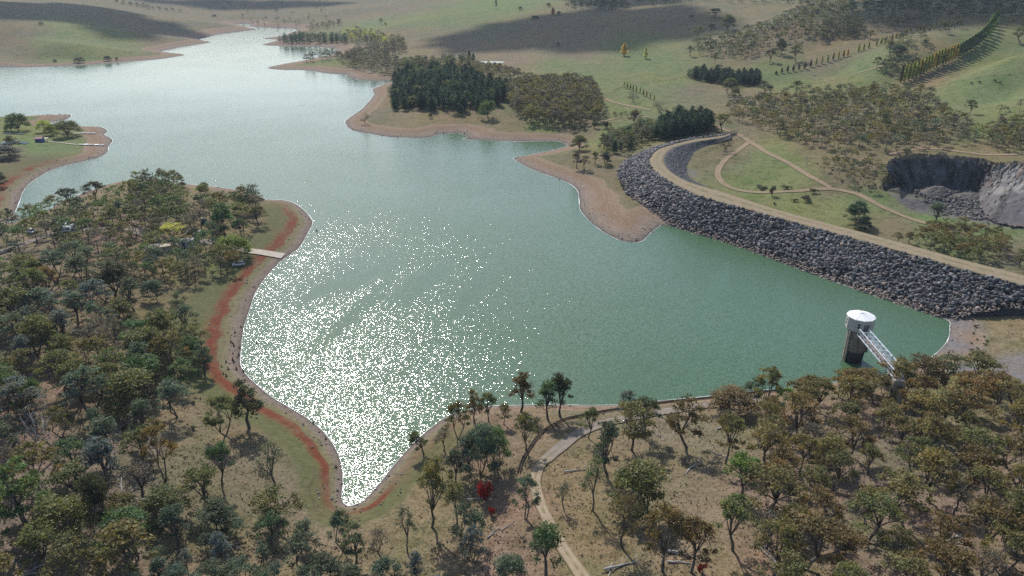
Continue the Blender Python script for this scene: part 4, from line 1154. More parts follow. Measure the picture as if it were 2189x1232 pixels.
def gum(seed, Rc=.36, zlo=.5, dome=.42, stems=1, limbs=5, clumps=20, per=95, leaf=.034, fork=.3, csize=.115, lean=.06, dead=False, topf=.5):
    r = np.random.default_rng(seed)
    b = MB(); cs = []
    for s_ in range(stems):
        a0 = r.random() * 6.28
        off = np.array([math.cos(a0), math.sin(a0), 0]) * (0 if stems == 1 else .10)
        base = off * .25
        fk = np.array([off[0] * 1.4 + r.normal(0, lean), off[1] * 1.4 + r.normal(0, lean), fork * (.8 + .4 * r.random())])
        mid = (base + fk) / 2 + np.array([r.normal(0, .02), r.normal(0, .02), 0])
        tr = .026 / math.sqrt(stems)
        b.tube([base - [0, 0, .06], base + [0, 0, .01], mid, fk], [tr * 1.7, tr * 1.15, tr, tr * .85], 6)
        nl = max(2, limbs // stems)
        for i in range(nl):
            az = 2 * math.pi * (i + r.random() * .7) / nl + a0
            rad = Rc * (.35 + .55 * r.random())
            ze = zlo + dome * math.sqrt(max(0, 1 - (rad / Rc) ** 2)) * (.55 + .35 * r.random())
            e = np.array([fk[0] * .6 + math.cos(az) * rad, fk[1] * .6 + math.sin(az) * rad, ze])
            m1 = fk + (e - fk) * .45 + np.array([r.normal(0, .03), r.normal(0, .03), .03 * r.random() + .02])
            b.tube([fk, m1, e], [tr * .62, tr * .42, tr * .16], 5)
            for j in range(max(2, round(clumps / (stems * nl)))):
                q = e + np.array([r.normal(0, Rc * .36), r.normal(0, Rc * .36), r.normal(.02, .07)])
                rr = np.hypot(q[0], q[1])
                if rr > Rc: q[:2] *= Rc / rr
                rr = min(rr, Rc * .99)
                top = zlo + dome * math.sqrt(max(0, 1 - (rr / Rc) ** 2))
                q[2] = np.clip(q[2], zlo - .12 * r.random(), top)
                if r.random() < topf: q[2] = top * (.9 + .08 * r.random())
                st = m1 + (e - m1) * r.random()
                b.tube([st, (st + q) / 2 + [0, 0, -.02], q], [tr * .26, tr * .18, tr * .07], 4)
                if dead:
                    for w in range(4):
                        b.tube([q + (st - q) * .2 * w, q + r.normal(0, .07, 3) + [0, 0, .03]], [tr * .1, tr * .03], 3)
                cs.append(q)
    cs = np.array(cs)
    n = len(cs) * per
    ci = np.repeat(np.arange(len(cs)), per)
    d = r.normal(0, 1, (n, 3)); d /= np.linalg.norm(d, axis=1)[:, None]
    d[:, 2] = np.where(d[:, 2] < -.25, -d[:, 2] * .5, d[:, 2])
    rad = (.12 + .95 * r.random(n) ** .8)[:, None] * (csize * (.65 + .7 * r.random(len(cs))))[ci][:, None]
    p = cs[ci] + d * rad * np.array([1.15, 1.15, .85])
    p[:, 2] = np.minimum(p[:, 2], 1.03)
    return b, p, ci, leaf
def make(name, b, p, ci, leaf, seed, bark, crown_name='crown', trunk_name='trunk', thin=None, spread=.5, warm=.2):
    r = np.random.default_rng(seed + 100)
    tm = b.mesh(trunk_name, bark, True)
    cm = crown_mesh(crown_name, p, leaf, r, tints(r, len(p), ci, spread, warm)) if len(p) else None
    rad = float(np.quantile(np.hypot(p[:, 0], p[:, 1]), .95)) if len(p) else .3
    return dict(name=name, trunk=tm, crown=cm, R=rad, pts=p, ci=ci, leaf=leaf)
PROTO = {}
PROTO['umbrella'] = [make('gum_tree', *gum(s, .36, .46, .54, 1, 7, 36, 66, .0225, .30, .10), s, M_BARK) for s in (1, 2, 3, 4, 5)]
PROTO['multi'] = [make('gum_tree', *gum(s, .34, .42, .57, 2, 6, 34, 66, .0225, .27, .10), s, M_BARK) for s in (11, 12, 13, 14)]
PROTO['slender'] = [make('gum_tree', *gum(s, .22, .32, .66, 1, 6, 32, 66, .0215, .30, .088, .03), s, M_BARK) for s in (21, 22, 23, 24)]
PROTO['bushy'] = [make('gum_tree', *gum(s, .38, .18, .80, 2, 8, 54, 80, .0235, .14, .125, topf=.25), s, M_BARK) for s in (31, 32, 33)]
PROTO['sparse'] = [make('gum_tree', *gum(s, .30, .40, .58, 1, 5, 24, 42, .019, .28, .12, .06, True), s, M_BARK) for s in (41, 42, 43)]
def pine(seed, Rb=.27, n=4200, top=.2):
    r = np.random.default_rng(seed)
    b = MB(); b.tube([(0, 0, -.05), (0, 0, .5), (0, 0, .96)], [.024, .016, .004], 6)
    pts, ci = [], []
    k = 0
    z = .10
    while z < .98:
        nb_ = 6 if z < .7 else 4
        rz = Rb * (1 - ((z - .1) / .9) ** 3.2) * (.6 + .65 * r.random()) + .02
        for i in range(nb_):
            az = 6.28 * (i + r.random()) / nb_
            L = rz * (.75 + .4 * r.random())
            m = int(n * (L + .03) / 26 + 3)
            t = r.random(m) ** .6
            q = np.stack([np.cos(az) * L * t, np.sin(az) * L * t, z + .10 * t * L / Rb + .02 - .05 * t], -1) + r.normal(0, .022 + .02 * L / Rb, (m, 3)) * [1, 1, .75]
            pts.append(q); ci.append(np.full(m, k)); k += 1
            if i % 2 == 0: b.tube([(0, 0, z), (np.cos(az) * L * .8, np.sin(az) * L * .8, z + .06)], [.006, .002], 3)
        z += .055
    return b, np.concatenate(pts), np.concatenate(ci), .022
PROTO['pine'] = [make('pine_tree', *pine(s, Rb), s, M_DARKBARK) for s, Rb in ((51, .24), (52, .30), (53, .21), (54, .27), (55, .33))]
def column(seed, Rb=.10, n=1500, bare=.08):
    r = np.random.default_rng(seed)
    b = MB(); b.tube([(0, 0, -.04), (0, 0, .4), (0, 0, .95)], [.018, .012, .003], 5)
    z = bare + (1 - bare) * r.random(n) ** .9
    u = (z - bare) / (1 - bare)
    prof = Rb * np.clip(u / .22, .25, 1) * (1 - u ** 1.6) ** .85 + .004
    a = r.random(n) * 6.28
    lob = .8 + .35 * np.sin(a * 3 + z * 14 + seed)
    rad = prof * lob * r.random(n) ** .35
    return b, np.stack([np.cos(a) * rad, np.sin(a) * rad, z], -1), (z * 14).astype(int), .024
PROTO['poplar'] = [make('poplar_tree', *column(s, Rb), s, M_BARK) for s, Rb in ((61, .095), (62, .115), (63, .085))]
PROTO['broadpoplar'] = [make('poplar_tree', *column(s, .2, 2000), s, M_BARK) for s in (65, 66)]
PROTO['round'] = [make('willow_tree', *gum(s, .52, .16, .82, 1, 9, 72, 85, .024, .16, .15, topf=.2), s, M_BARK) for s in (71, 72)]
PROTO['barewillow'] = [make('willow_tree', *gum(s, .48, .2, .76, 2, 9, 44, 26, .016, .14, .13, .05, True), s, M_BARK) for s in (75, 76)]
PROTO['dead'] = [make('dead_tree', *[x if i != 1 else np.zeros((0, 3)) for i, x in enumerate(gum(s, .34, .4, .55, 2, 6, 18, 1, .03, .3, .1, .06, True))], s, M_DEAD, 'crown', 'branches') for s in (81, 82)]
def shrub(seed, n=700):
    r = np.random.default_rng(seed)
    b = MB()
    for i in range(5):
        a = 6.28 * i / 5
        b.tube([(0, 0, -.05), (math.cos(a) * .3, math.sin(a) * .3, .6)], [.03, .008], 4)
    k = 9
    c = np.stack([r.normal(0, .34, k), r.normal(0, .34, k), .35 + .35 * r.random(k)], -1)
    ci = np.repeat(np.arange(k), n // k)
    d = r.normal(0, 1, (len(ci), 3)); d /= np.linalg.norm(d, axis=1)[:, None]
    p = c[ci] + d * (r.random(len(ci)) ** .4)[:, None] * np.array([.3, .3, .26]); p[:, 2] = np.abs(p[:, 2])
    return b, p, ci, .075
PROTO['shrub'] = [make('shrub', *shrub(s), s, M_BARK, 'foliage', 'stems') for s in (91, 92, 93)]

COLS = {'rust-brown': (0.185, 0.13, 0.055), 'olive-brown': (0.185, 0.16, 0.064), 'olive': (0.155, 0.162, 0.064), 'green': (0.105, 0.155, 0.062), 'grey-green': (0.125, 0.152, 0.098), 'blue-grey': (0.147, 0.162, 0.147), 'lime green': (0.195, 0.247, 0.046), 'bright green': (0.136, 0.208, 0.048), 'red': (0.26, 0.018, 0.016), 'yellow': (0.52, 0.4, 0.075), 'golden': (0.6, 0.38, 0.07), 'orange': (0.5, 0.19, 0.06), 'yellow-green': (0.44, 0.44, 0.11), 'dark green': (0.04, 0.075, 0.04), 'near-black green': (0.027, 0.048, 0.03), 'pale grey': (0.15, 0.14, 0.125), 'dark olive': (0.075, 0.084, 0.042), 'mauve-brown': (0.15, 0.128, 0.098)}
GRID = {}
trees = []      # dict(px,py base; x,y,z,h,w,form,color,label)
def tree(bx, by, ty_, form, color, wpx=None, label=None, group=None, cat='tree', rz=None, lean=0.0, h=None):
    x, y, z = ground(bx, by)
    if h is None:
        d = ray(bx, ty_)
        h = CAM_H + d[2] * y / d[1] - z
    h = float(np.clip(h, .6, 26))
    dist = math.sqrt(x * x + y * y + (CAM_H - z) ** 2)
    trees.append(dict(px=bx, py=by, x=x, y=y, z=z, h=h, form=form, color=color, w=None if wpx is None else wpx * dist / FPX / 2, label=label, group=group, cat=cat, lean=lean, app=h / dist, rz=rz))
    GRID.setdefault((int(x // 25), int(y // 25)), []).append((x, y))
T_ = tree
# the trees one can pick out, foreground first
T_(1114,881,797,'slender','rust-brown',52,'tall rust-brown gum at the water, left of the pair of green gums')
T_(1171,897,811,'slender','green',44,'green gum at the water, between the rust-brown gum and the darker green gum')
T_(1197,890,795,'slender','dark olive',46,'darkest green gum, right hand one of the group on the near shore')
T_(1015,906,828,'slender','rust-brown',36,'thin rust-brown gum left of the olive gum near the shore')
T_(1044,901,842,'umbrella','olive',40,'olive gum between two smaller gums near the shore')
T_(1077,908,864,'umbrella','olive-brown',34,'short olive-brown gum under the tall shore group')
T_(980,941,863,'multi','olive-brown',52,'olive-brown gum with split crown near the shore, left of the thin rust one')
T_(906,971,919,'slender','olive',34,'lone slim leaning gum on the shore of the narrow inlet',lean=-.35)
T_(1124,963,885,'umbrella','olive',50,'rounded olive gum standing where the pipeline starts')
T_(949,963,914,'sparse','grey-green',38,'small sparse grey-green gum above the red-tinged shore')
T_(974,1029,960,'slender','grey-green',40,'grey-green gum left of the dense dark clump')
T_(1027,1020,905,'bushy','grey-green',78,'dense dark grey-green gum behind the red tree')
T_(1060,1000,915,'bushy','green',60,'bushy green gum leaning over the dense grey-green clump')
T_(1003,1010,925,'bushy','blue-grey',50,'blue-grey bushy gum at the left of the dense clump')
T_(924,1128,984,'umbrella','olive-brown',72,'big olive-brown gum with long bare leaning trunk by the inlet',lean=.1)
T_(1040,1072,1027,'shrub','red',34,'blood red bush beside the dense grey-green clump',None,'shrub')
T_(1049,1102,1082,'shrub','red',16,'small red bush just below the larger red bush',None,'shrub')
T_(1502,1226,1204,'shrub','red',22,'small bright red bush at the bottom beside white logs',None,'shrub')
T_(977,1120,1030,'sparse','olive',46,'thin olive gum with bare trunk left of the red bush')
T_(1167,1231,1117,'slender','green',62,'green gum beside the wheel track at the bottom edge')
T_(1124,1110,1018,'multi','grey-green',60,'dull grey-green gum left of the wheel track')
T_(1258,938,870,'umbrella','olive',44,'olive gum standing beside the outer curve of the grey track')
T_(1350,963,859,'umbrella','olive-brown',92,'wide umbrella gum with forked pale limbs above its shadow')
T_(1375,935,850,'umbrella','dark olive',62,'dark olive gum half behind the wide umbrella gum')
T_(1340,905,838,'multi','blue-grey',46,'blue-grey gum at the waterline behind the umbrella gum')
T_(1297,1015,901,'slender','grey-green',60,'upright grey-green gum left of the wide umbrella gum')
T_(1267,1092,978,'sparse','green',50,'crooked thin green gum right of the wheel track')
T_(1205,1088,1033,'sparse','grey-green',30,'small thin gum alone beside the wheel track')
T_(1368,1097,993,'bushy','olive',112,'broad green-brown gum with wide low crown')
T_(1328,1168,1059,'sparse','rust-brown',72,'rust gum with twisting double trunk below the broad low gum')
T_(1416,1222,1088,'umbrella','rust-brown',86,'rust gum left of the pair at the bottom beside white logs')
T_(1478,1225,1112,'umbrella','rust-brown',82,'rust gum right of the pair at the bottom beside white logs')
T_(871,1180,1083,'sparse','grey-green',46,'thin grey gum left of the stony gully')
T_(814,1204,1130,'sparse','mauve-brown',44,'bare looking mauve gum near the inlet head')
T_(760,1210,1108,'slender','grey-green',44,'grey-green gum below the tip of the inlet')
T_(735,1180,1095,'multi','grey-green',52,'spreading grey-green gum left of the inlet tip')
T_(1012,1200,1130,'multi','blue-grey',52,'blue-grey gum at the bottom, right of the green one')
T_(1001,1165,1080,'multi','grey-green',70,'wide grey-green gum below the small red bush')
T_(1091,1252,1187,'bushy','grey-green',70,'low grey-green gum crown at the bottom edge')
T_(1467,957,856,'umbrella','rust-brown',86,'rust-brown gum standing apart on the slope right of the umbrella gum')
T_(1551,992,887,'umbrella','olive-brown',64,'olive-brown gum with straight dark trunk at the edge of the grove')
T_(1631,875,782,'multi','olive-brown',58,'taller olive-brown gum of the pair on the shore',)
T_(1604,868,806,'multi','grey-green',44,'shorter grey-green gum of the pair on the shore')
T_(1561,884,835,'bushy','rust-brown',96,'low wide rust-brown gum beside the shore track')
T_(1585,1060,974,'umbrella','bright green',72,'bright green gum at the left edge of the grove')
T_(1566,1178,1060,'umbrella','olive',84,'olive gum with one straight trunk and long shadow')
T_(1725,835,812,'bushy','rust-brown',46,'small rust-brown gum on the bank above the pipeline end')
T_(1838,842,790,'umbrella','olive-brown',62,'olive-brown gum in front of the footbridge')
T_(1905,850,768,'umbrella','olive-brown',84,'olive-brown gum hiding the landward end of the footbridge')
T_(1958,846,760,'umbrella','rust-brown',90,'rust-brown gum right of the one hiding the footbridge end')
T_(1868,866,803,'multi','olive-brown',70,'olive-brown gum left of the one hiding the footbridge end')
T_(1926,842,796,'umbrella','rust-brown',66,'small rust-brown gum close under the end of the footbridge')
T_(2020,838,764,'umbrella','olive',84,'olive gum at the back of the grove above the small beach')
T_(2090,822,755,'umbrella','olive-brown',76,'olive-brown gum at the gravel patch')
T_(482,932,840,'multi','olive',66,'olive gum left of the dark one beside the red band')
T_(533,916,806,'slender','dark olive',62,'tall dark olive gum overlapping the shore with its crown')
T_(475,1037,945,'umbrella','green',58,'green gum above the round shadow on the slope')
T_(587,1050,947,'sparse','grey-green',62,'open branched grey gum alone on the grassy slope')
T_(441,1083,997,'umbrella','olive',80,'olive gum with thick trunk and round shadow')
T_(592,1120,1054,'umbrella','olive',98,'flat topped olive gum near the bottom of the slope')
T_(353,1028,900,'multi','rust-brown',64,'tall rust-brown gum with open lower branches')
T_(381,1166,1077,'slender','grey-green',48,'grey-green gum among white fallen branches')
T_(468,1143,1074,'bushy','grey-green',72,'bushy grey-green gum right of the fallen branches')
T_(69,1138,965,'slender','green',80,'tall green gum near the bottom left corner')
T_(110,1220,1118,'umbrella','olive',84,'olive gum in the bottom left corner')
T_(217,1112,1012,'bushy','dark olive',56,'dark olive gum with compact crown in the left forest')
T_(270,1118,1060,'umbrella','olive-brown',66,'olive-brown dome of a gum in the lower left forest')
T_(125,982,850,'dead','pale grey',70,'tall dead tree with bleached forked limbs in the left forest')
T_(245,632,560,'bushy','dark olive',82,'large dark rounded gum on the open left slope')
T_(262,695,638,'bushy','olive-brown',50,'olive-brown gum below the large dark rounded one')
T_(330,640,598,'bushy','grey-green',42,'pale blue-green bushy gum on the clearing')
T_(483,503,432,'bushy','green',52,'tall bushy green gum on the peninsula crown')
T_(530,455,415,'bushy','dark green',46,'dark green gum near the tip of the peninsula')
T_(553,482,440,'umbrella','olive-brown',42,'olive-brown gum on the point beside the dark green one')
T_(517,505,467,'umbrella','green',34,'small green gum right of the tall bushy one')
T_(500,548,503,'round','lime green',70,'lime green willow beside the boat ramp',None,'tree')
T_(372,520,477,'umbrella','yellow-green',52,'yellow-green gum beside the two parked cars')
T_(150,448,403,'umbrella','dark olive',42,'dark gum on the north shore of the peninsula, left one of two')
T_(206,430,389,'umbrella','dark olive',40,'dark gum on the north shore of the peninsula, right one of two')
T_(439,415,389,'bushy','dark green',18,'small dark gum on the far shore of the peninsula')
# spit and far shores
T_(40,281,240,'round','green',38,'large green tree behind the boats on the spit')
T_(24,280,263,'round','green',20,'small green tree beside the large one on the spit')
T_(97,282,256,'round','yellow-green',28,'yellowish tree behind the lime one on the spit')
T_(110,289,264,'round','lime green',26,'lime green tree on the spit, left of the willow')
T_(145,292,256,'round','olive',46,'wide brown-green willow over the upper jetty')
T_(6,339,314,'bushy','near-black green',60,'dark dense bush at the left edge of the spit')
T_(29,328,290,'umbrella','olive-brown',24,'umbrella gum in front of the drawn up boats')
T_(4,400,368,'bushy','dark olive',22,'dark gum at the left edge below the spit')
for a in [(118,134,127,7),(170,134,122,20),(230,130,119,13),(250,128,122,6),(88,53,47,8),(458,36,31,9)]:
    T_(a[0],a[1],a[2],'round','dark olive',a[3],f'lone dark tree on the far left shore, {["leftmost","widest","roundest","smallest right hand","highest on the hill","highest above the far arm"][[118,170,230,250,88,458].index(a[0])]} one')
# near the dam
T_(1238,322,287,'round','olive',36,'round olive willow at the head of the small bay',None,'tree')
T_(1293,352,326,'bushy','near-black green',26,'dark green round bush near the dam')
T_(1290,308,285,'umbrella','dark olive',18,'dark gum between the willow and the dam')
T_(1233,360,322,'slender','mauve-brown',20,'thin brown gum near the shore, left of three below the willow')
T_(1250,363,333,'umbrella','mauve-brown',24,'brown gum near the shore, middle one of three below the willow')
T_(1272,351,322,'slender','olive',14,'thin olive gum near the shore, right of three below the willow')
T_(1043,253,212,'round','green',36,'pale green round tree in front of the brown plantation')
T_(783,265,240,'barewillow','olive',24,'bare olive willow near the tip of the middle point')
T_(835,204,183,'barewillow','mauve-brown',18,'leafless willow left of the pine plantation')
T_(920,253,243,'round','dark green',9,'small round tree on the grass of the middle point')
T_(985,246,222,'pine','dark green',14,'small lone pine at the front edge of the plantation')
T_(1353,219,192,'barewillow','mauve-brown',26,'bare willow beside the short poplar row')
T_(1407,250,213,'barewillow','pale grey',40,'pale leafless tree behind the dark pines by the dam')
T_(1357,264,233,'bushy','mauve-brown',26,'brown gum behind the hedge near the dam')
for k,(a,b_,c_,w_) in enumerate([(1227,281,266,20),(1250,277,265,20),(1270,275,258,18),(1297,274,258,24)]):
    T_(a,b_,c_,'shrub','dark olive',w_,f'low olive bush in the row near the bay, {ordn[k]} from the left','bushes in a row near the bay','shrub')
T_(1548,325,293,'barewillow','mauve-brown',42,'bare willow standing at the foot of the dry dam slope')
T_(1543,282,242,'umbrella','olive',38,'olive gum standing beside the track near the end of the dam')
T_(1828,479,430,'bushy','dark green',44,'dark green gum on the grass behind the dam crest')
T_(1842,494,461,'bushy','near-black green',34,'dark bush under the dark green gum behind the dam')
T_(1998,479,430,'slender','grey-green',30,'lone slender gum in front of the quarry floor')
T_(1917,518,496,'umbrella','olive',18,'small olive gum at the left end of the grove behind the crest')
T_(1942,520,495,'slender','rust-brown',16,'thin rust gum beside the small olive gum behind the crest')
T_(2179,573,534,'umbrella','olive',28,'olive gum at the right edge behind the dam crest')
T_(1724,352,332,'dead','pale grey',10,'dead stub of a tree on the slope above the grassy triangle')
T_(1650,420,395,'shrub','dark olive',16,'dark shrub below the lower track')
for a in [(1625,404,28,7),(1683,404,22,8),(1720,428,30,12),(1698,432,16,7),(1570+84,438,10,6),(1740,412,20,10)]:
    T_(a[0],a[1],a[1]-a[3],'shrub','dark olive',a[2],'dark low shrub in the scatter along the lower track','dark shrubs along the lower track','shrub')
T_(1915,383,368,'bushy','green',30,'green bush at the left foot of the quarry face')
T_(1937,330,316,'bushy','grey-green',18,'grey-green gum on the quarry rim')
# hillside
for (a,b_,c_,f_,col,w_,lab) in [
 (1646,134,106,'umbrella','dark olive',22,'dark gum beside the left end of the poplar row'),(1700,133,94,'umbrella','olive',26,'tall olive gum just behind the poplar row'),
 (1668,117,82,'bushy','dark olive',22,'dark bushy gum above the left end of the poplar row'),(1528,137,112,'umbrella','olive',13,'gum below the left hillside clump'),(1475,121,97,'umbrella','olive',16,'leftmost gum of the hillside clump'),
 (1557,205,167,'multi','olive',28,'taller gum in front of the dark pine block'),(1572,212,185,'bushy','olive',22,'shorter gum in front of the dark pine block'),
 (1632,204,172,'umbrella','grey-green',26,'gum with neighbour right of the dark pine block'),(1644,205,181,'umbrella','grey-green',16,'smaller gum of the pair right of the dark pine block'),
 (1700,204,172,'umbrella','olive',24,'lone gum in the pasture gully below the worn track'),(1861,220,178,'umbrella','olive-brown',24,'tallest gum at the back of the brown wood'),
 (2071,245,213,'umbrella','dark olive',22,'lone dark gum on the right pasture'),(1973,258,227,'slender','dark olive',20,'dark upright gum at the right of the brown wood'),
 (1755,92,68,'umbrella','olive',16,'gum in the gap above the poplar row'),(1860,84,64,'umbrella','olive',18,'gum beside the upper poplar row'),(1557,65,30,'bushy','olive',30,'large rounded gum on the upper left of the hillside'),
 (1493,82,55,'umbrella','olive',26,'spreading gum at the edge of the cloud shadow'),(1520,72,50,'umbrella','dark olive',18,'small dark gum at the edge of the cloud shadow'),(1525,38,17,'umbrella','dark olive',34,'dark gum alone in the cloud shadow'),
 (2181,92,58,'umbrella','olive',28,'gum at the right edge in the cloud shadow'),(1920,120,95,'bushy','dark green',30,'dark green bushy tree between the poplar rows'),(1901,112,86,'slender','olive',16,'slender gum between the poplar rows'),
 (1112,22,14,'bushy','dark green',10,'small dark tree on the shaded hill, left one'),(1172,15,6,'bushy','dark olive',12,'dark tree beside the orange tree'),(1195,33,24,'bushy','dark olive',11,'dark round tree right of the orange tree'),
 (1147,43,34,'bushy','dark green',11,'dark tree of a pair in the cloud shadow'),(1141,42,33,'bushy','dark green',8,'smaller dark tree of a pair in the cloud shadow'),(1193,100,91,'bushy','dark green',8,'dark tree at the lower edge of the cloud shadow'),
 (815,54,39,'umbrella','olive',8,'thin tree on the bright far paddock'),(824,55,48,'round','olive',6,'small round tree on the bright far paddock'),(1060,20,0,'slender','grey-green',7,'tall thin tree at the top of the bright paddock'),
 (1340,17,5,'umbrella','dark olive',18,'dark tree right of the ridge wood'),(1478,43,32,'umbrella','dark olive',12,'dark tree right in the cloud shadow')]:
    T_(a,b_,c_,f_,col,w_,lab)
T_(1334,120,92,'broadpoplar','golden',14,'golden poplar alone in the pasture')
T_(1380,126,103,'broadpoplar','yellow-green',9,'smaller yellow-green poplar right of the golden one')
T_(1182,32,16,'broadpoplar','orange',9,'orange poplar in the cloud shadow')
T_(1003,132,108,'broadpoplar','green',11,'pointed green poplar behind the plantation, taller one'); T_(1012,133,114,'broadpoplar','green',9,'pointed green poplar behind the plantation, shorter one')
# poplar rows
row1 = [(597,480,20),(633,472,32),(670,465,34),(707,458,34),(743,452,36),(780,445,38),(818,432,38),(853,422,42),(890,412,42),(926,402,44),(962,390,44),(996,380,42),(1028,370,40),(1055,362,38),(1125,335,40),(1158,328,40),(1190,315,38),(1240,297,36),(1270,285,36),(1300,275,34),(1340,260,32),(1365,250,32),(1390,245,30),(1435,215,26),(1460,205,26),(1505,190,26),(1525,190,26),(1545,190,26),(1580,200,26),(1610,190,26),(1650,160,24),(1700,180,24),(1720,175,24),(1740,170,24),(1765,160,22),(1785,155,22)]
for k,(a,b_,hh_) in enumerate(row1):
    col = 'golden' if k in (12,13,20,25) else ('yellow' if k in (24,26,27,21,11) else ('yellow-green' if k > 6 else 'olive'))
    T_(1460+a/3.003,b_/3.003,(b_-hh_*1.25)/3.003,'poplar',col,4.2 if k<24 else 3.4,f'{col} poplar in the thin upper row across the hillside, {ordn[k] if k<20 else ordn[len(row1)-1-k]} from its {"left" if k<20 else "right"} end','poplars in the upper row')
row2 = [(1395,530),(1420,525),(1445,515),(1470,505),(1495,495),(1520,483),(1543,472),(1562,462),(1583,452),(1605,440),(1625,432),(1645,420),(1665,415),(1685,410),(1705,400),(1725,390),(1745,380)]
for k,(a,b_) in enumerate(row2):
    col = 'olive' if k == 0 else ('yellow' if k in (5,9,13,15,16) else 'yellow-green')
    T_(1460+a/3.003,b_/3.003,(b_-112+k*.6)/3.003,'poplar',col,8,f'{col} poplar in the tall lower row, {ordn[k]} from its near end','poplars in the tall lower row')
for k,(a,b_) in enumerate([(1768,368),(1785,356),(1803,345),(1822,334),(1842,322),(1860,310),(1878,297),(1896,284),(1914,268),(1930,252),(1946,236),(1958,220),(1970,203),(1982,186),(1992,168),(2000,150)]):
    T_(1460+a/3.003,b_/3.003,(b_-88)/3.003,'broadpoplar','green' if k < 8 else 'bright green',13,f'green poplar in the dense far end of the tall row, {ordn[k]} beyond the yellow ones','poplars in the dense far end of the tall row')
for k,(a,b_) in enumerate([(1334,187),(1341,190),(1347,192),(1353,195),(1360,197),(1368,200),(1375,205),(1382,208),(1390,212),(1398,217)]):
    T_(a,b_,b_-14,'poplar','yellow' if k > 5 else 'yellow-green',3.6,f'{"yellow" if k>5 else "yellow-green"} sapling poplar in the short row near the pale farm track, {ordn[k]} from the left','sapling poplars in the short row')

# woods: polygon of base points, spacing in metres, heights, mixtures of form and colour
random.seed(11)
woods = []
def wood(poly, spacing, hr, mix, zone, want=None, jitter=.5, tries=6000, cap=400):
    rr = random.Random(len(poly) * 31 + int(poly[0][0]))
    xs, ys = [p[0] for p in poly], [p[1] for p in poly]
    P = np.array(poly, float)
    made = 0
    for _ in range(tries):
        if made >= cap: break
        a, b_ = rr.uniform(min(xs), max(xs)), rr.uniform(min(ys), max(ys))
        if not bool(in_poly(np.array(a), np.array(b_), P)): continue
        x, y, z = ground(a, b_)
        if shore_d(x, y) < 5: continue
        sp = spacing * (.7 + .6 * rr.random())
        gx0, gy0 = int(x // 25), int(y // 25); nk = 1 if sp < 25 else int(sp // 25) + 1
        if any((x - q[0]) ** 2 + (y - q[1]) ** 2 < sp * sp for i in range(-nk, nk + 1) for j in range(-nk, nk + 1) for q in GRID.get((gx0 + i, gy0 + j), ())): continue
        form, col, _w = rr.choices(mix, [m[2] for m in mix])[0]
        h = rr.uniform(*hr)
        if form == 'shrub': h = rr.uniform(.5, 1.2)
        tree(a, b_, None, form, col, None, None, zone, h=h)
        trees[-1]['zone'] = zone
        made += 1
GREYMIX = [('multi','grey-green',3),('umbrella','grey-green',2),('slender','grey-green',2),('umbrella','olive',3),('bushy','olive',1.5),('umbrella','rust-brown',1.0),('multi','olive-brown',2.6),('slender','blue-grey',1.4),('multi','blue-grey',1.4),('sparse','mauve-brown',2),('bushy','green',1.0),('umbrella','green',1)]
RUSTMIX = [('umbrella','rust-brown',4),('multi','rust-brown',2),('umbrella','olive-brown',5),('multi','olive-brown',3),('umbrella','olive',1.8),('bushy','olive-brown',1.2),('sparse','mauve-brown',.8),('umbrella','bright green',.45)]
MIDMIX = [('umbrella','grey-green',2.5),('umbrella','mauve-brown',2.5),('multi','olive-brown',3),('sparse','mauve-brown',2),('umbrella','olive',2),('umbrella','olive-brown',3),('bushy','dark olive',1.5)]
wood([(-60,560),(60,575),(200,585),(225,620),(215,660),(300,665),(310,700),(395,690),(430,730),(440,800),(400,850),(330,860),(250,900),(200,960),(-60,960)], 9.3, (8.5,14), GREYMIX, 'in the dense left forest')
wood([(-60,960),(200,960),(250,900),(330,870),(390,880),(370,960),(300,1000),(320,1060),(430,1120),(380,1190),(200,1300),(-60,1300)], 9.3, (7,13), GREYMIX, 'in the lower left forest')
wood([(380,1190),(430,1130),(560,1140),(640,1170),(720,1150),(790,1190),(900,1215),(960,1290),(200,1300)], 6.6, (5,9), [('multi','grey-green',3),('slender','blue-grey',2),('slender','grey-green',2),('bushy','grey-green',1.5),('umbrella','green',1),('umbrella','olive',1)], 'along the bottom left edge')
wood([(225,560),(330,575),(430,570),(500,560),(520,580),(430,600),(350,610),(240,600)], 6.5, (7,10), GREYMIX, 'below the boat ramp road')
wood([(-40,490),(60,480),(130,470),(250,450),(330,420),(440,430),(540,440),(560,480),(500,520),(440,545),(380,560),(250,570),(100,545),(-40,530)], 9.5, (8.5,13), [('umbrella','green',2),('umbrella','olive',2.5),('bushy','dark olive',2),('multi','olive',2),('sparse','mauve-brown',1.6),('slender','grey-green',1.2),('umbrella','olive-brown',1)], 'on the wooded peninsula')
wood([(300,400),(380,395),(400,440),(340,470),(270,450)], 7.5, (7,10), [('umbrella','olive',2),('multi','mauve-brown',1.5),('bushy','dark olive',1)], 'on the far side of the peninsula')
wood([(1690,860),(1760,840),(1850,842),(1950,850),(2060,835),(2110,850),(2150,880),(2189,910),(2260,960),(2260,1290),(1640,1300),(1600,1240),(1640,1160),(1625,1090),(1590,1010),(1620,950)], 8.4, (7.5,12.5), RUSTMIX, 'in the right foreground grove')
wood([(1610,930),(1660,880),(1740,845),(1760,870),(1680,940),(1620,990)], 7.0, (7,10), RUSTMIX, 'at the lake side of the foreground grove')
wood([(1560,232),(1640,215),(1800,203),(1900,198),(1990,203),(2005,240),(2060,272),(2090,300),(1990,322),(1900,327),(1790,322),(1700,312),(1655,292),(1560,255)], 7.6, (6,11), MIDMIX, 'in the brown wood above the quarry')
wood([(2095,295),(2140,272),(2230,265),(2230,322),(2120,322)], 6.5, (6.5,9.5), MIDMIX, 'above the right end of the quarry')
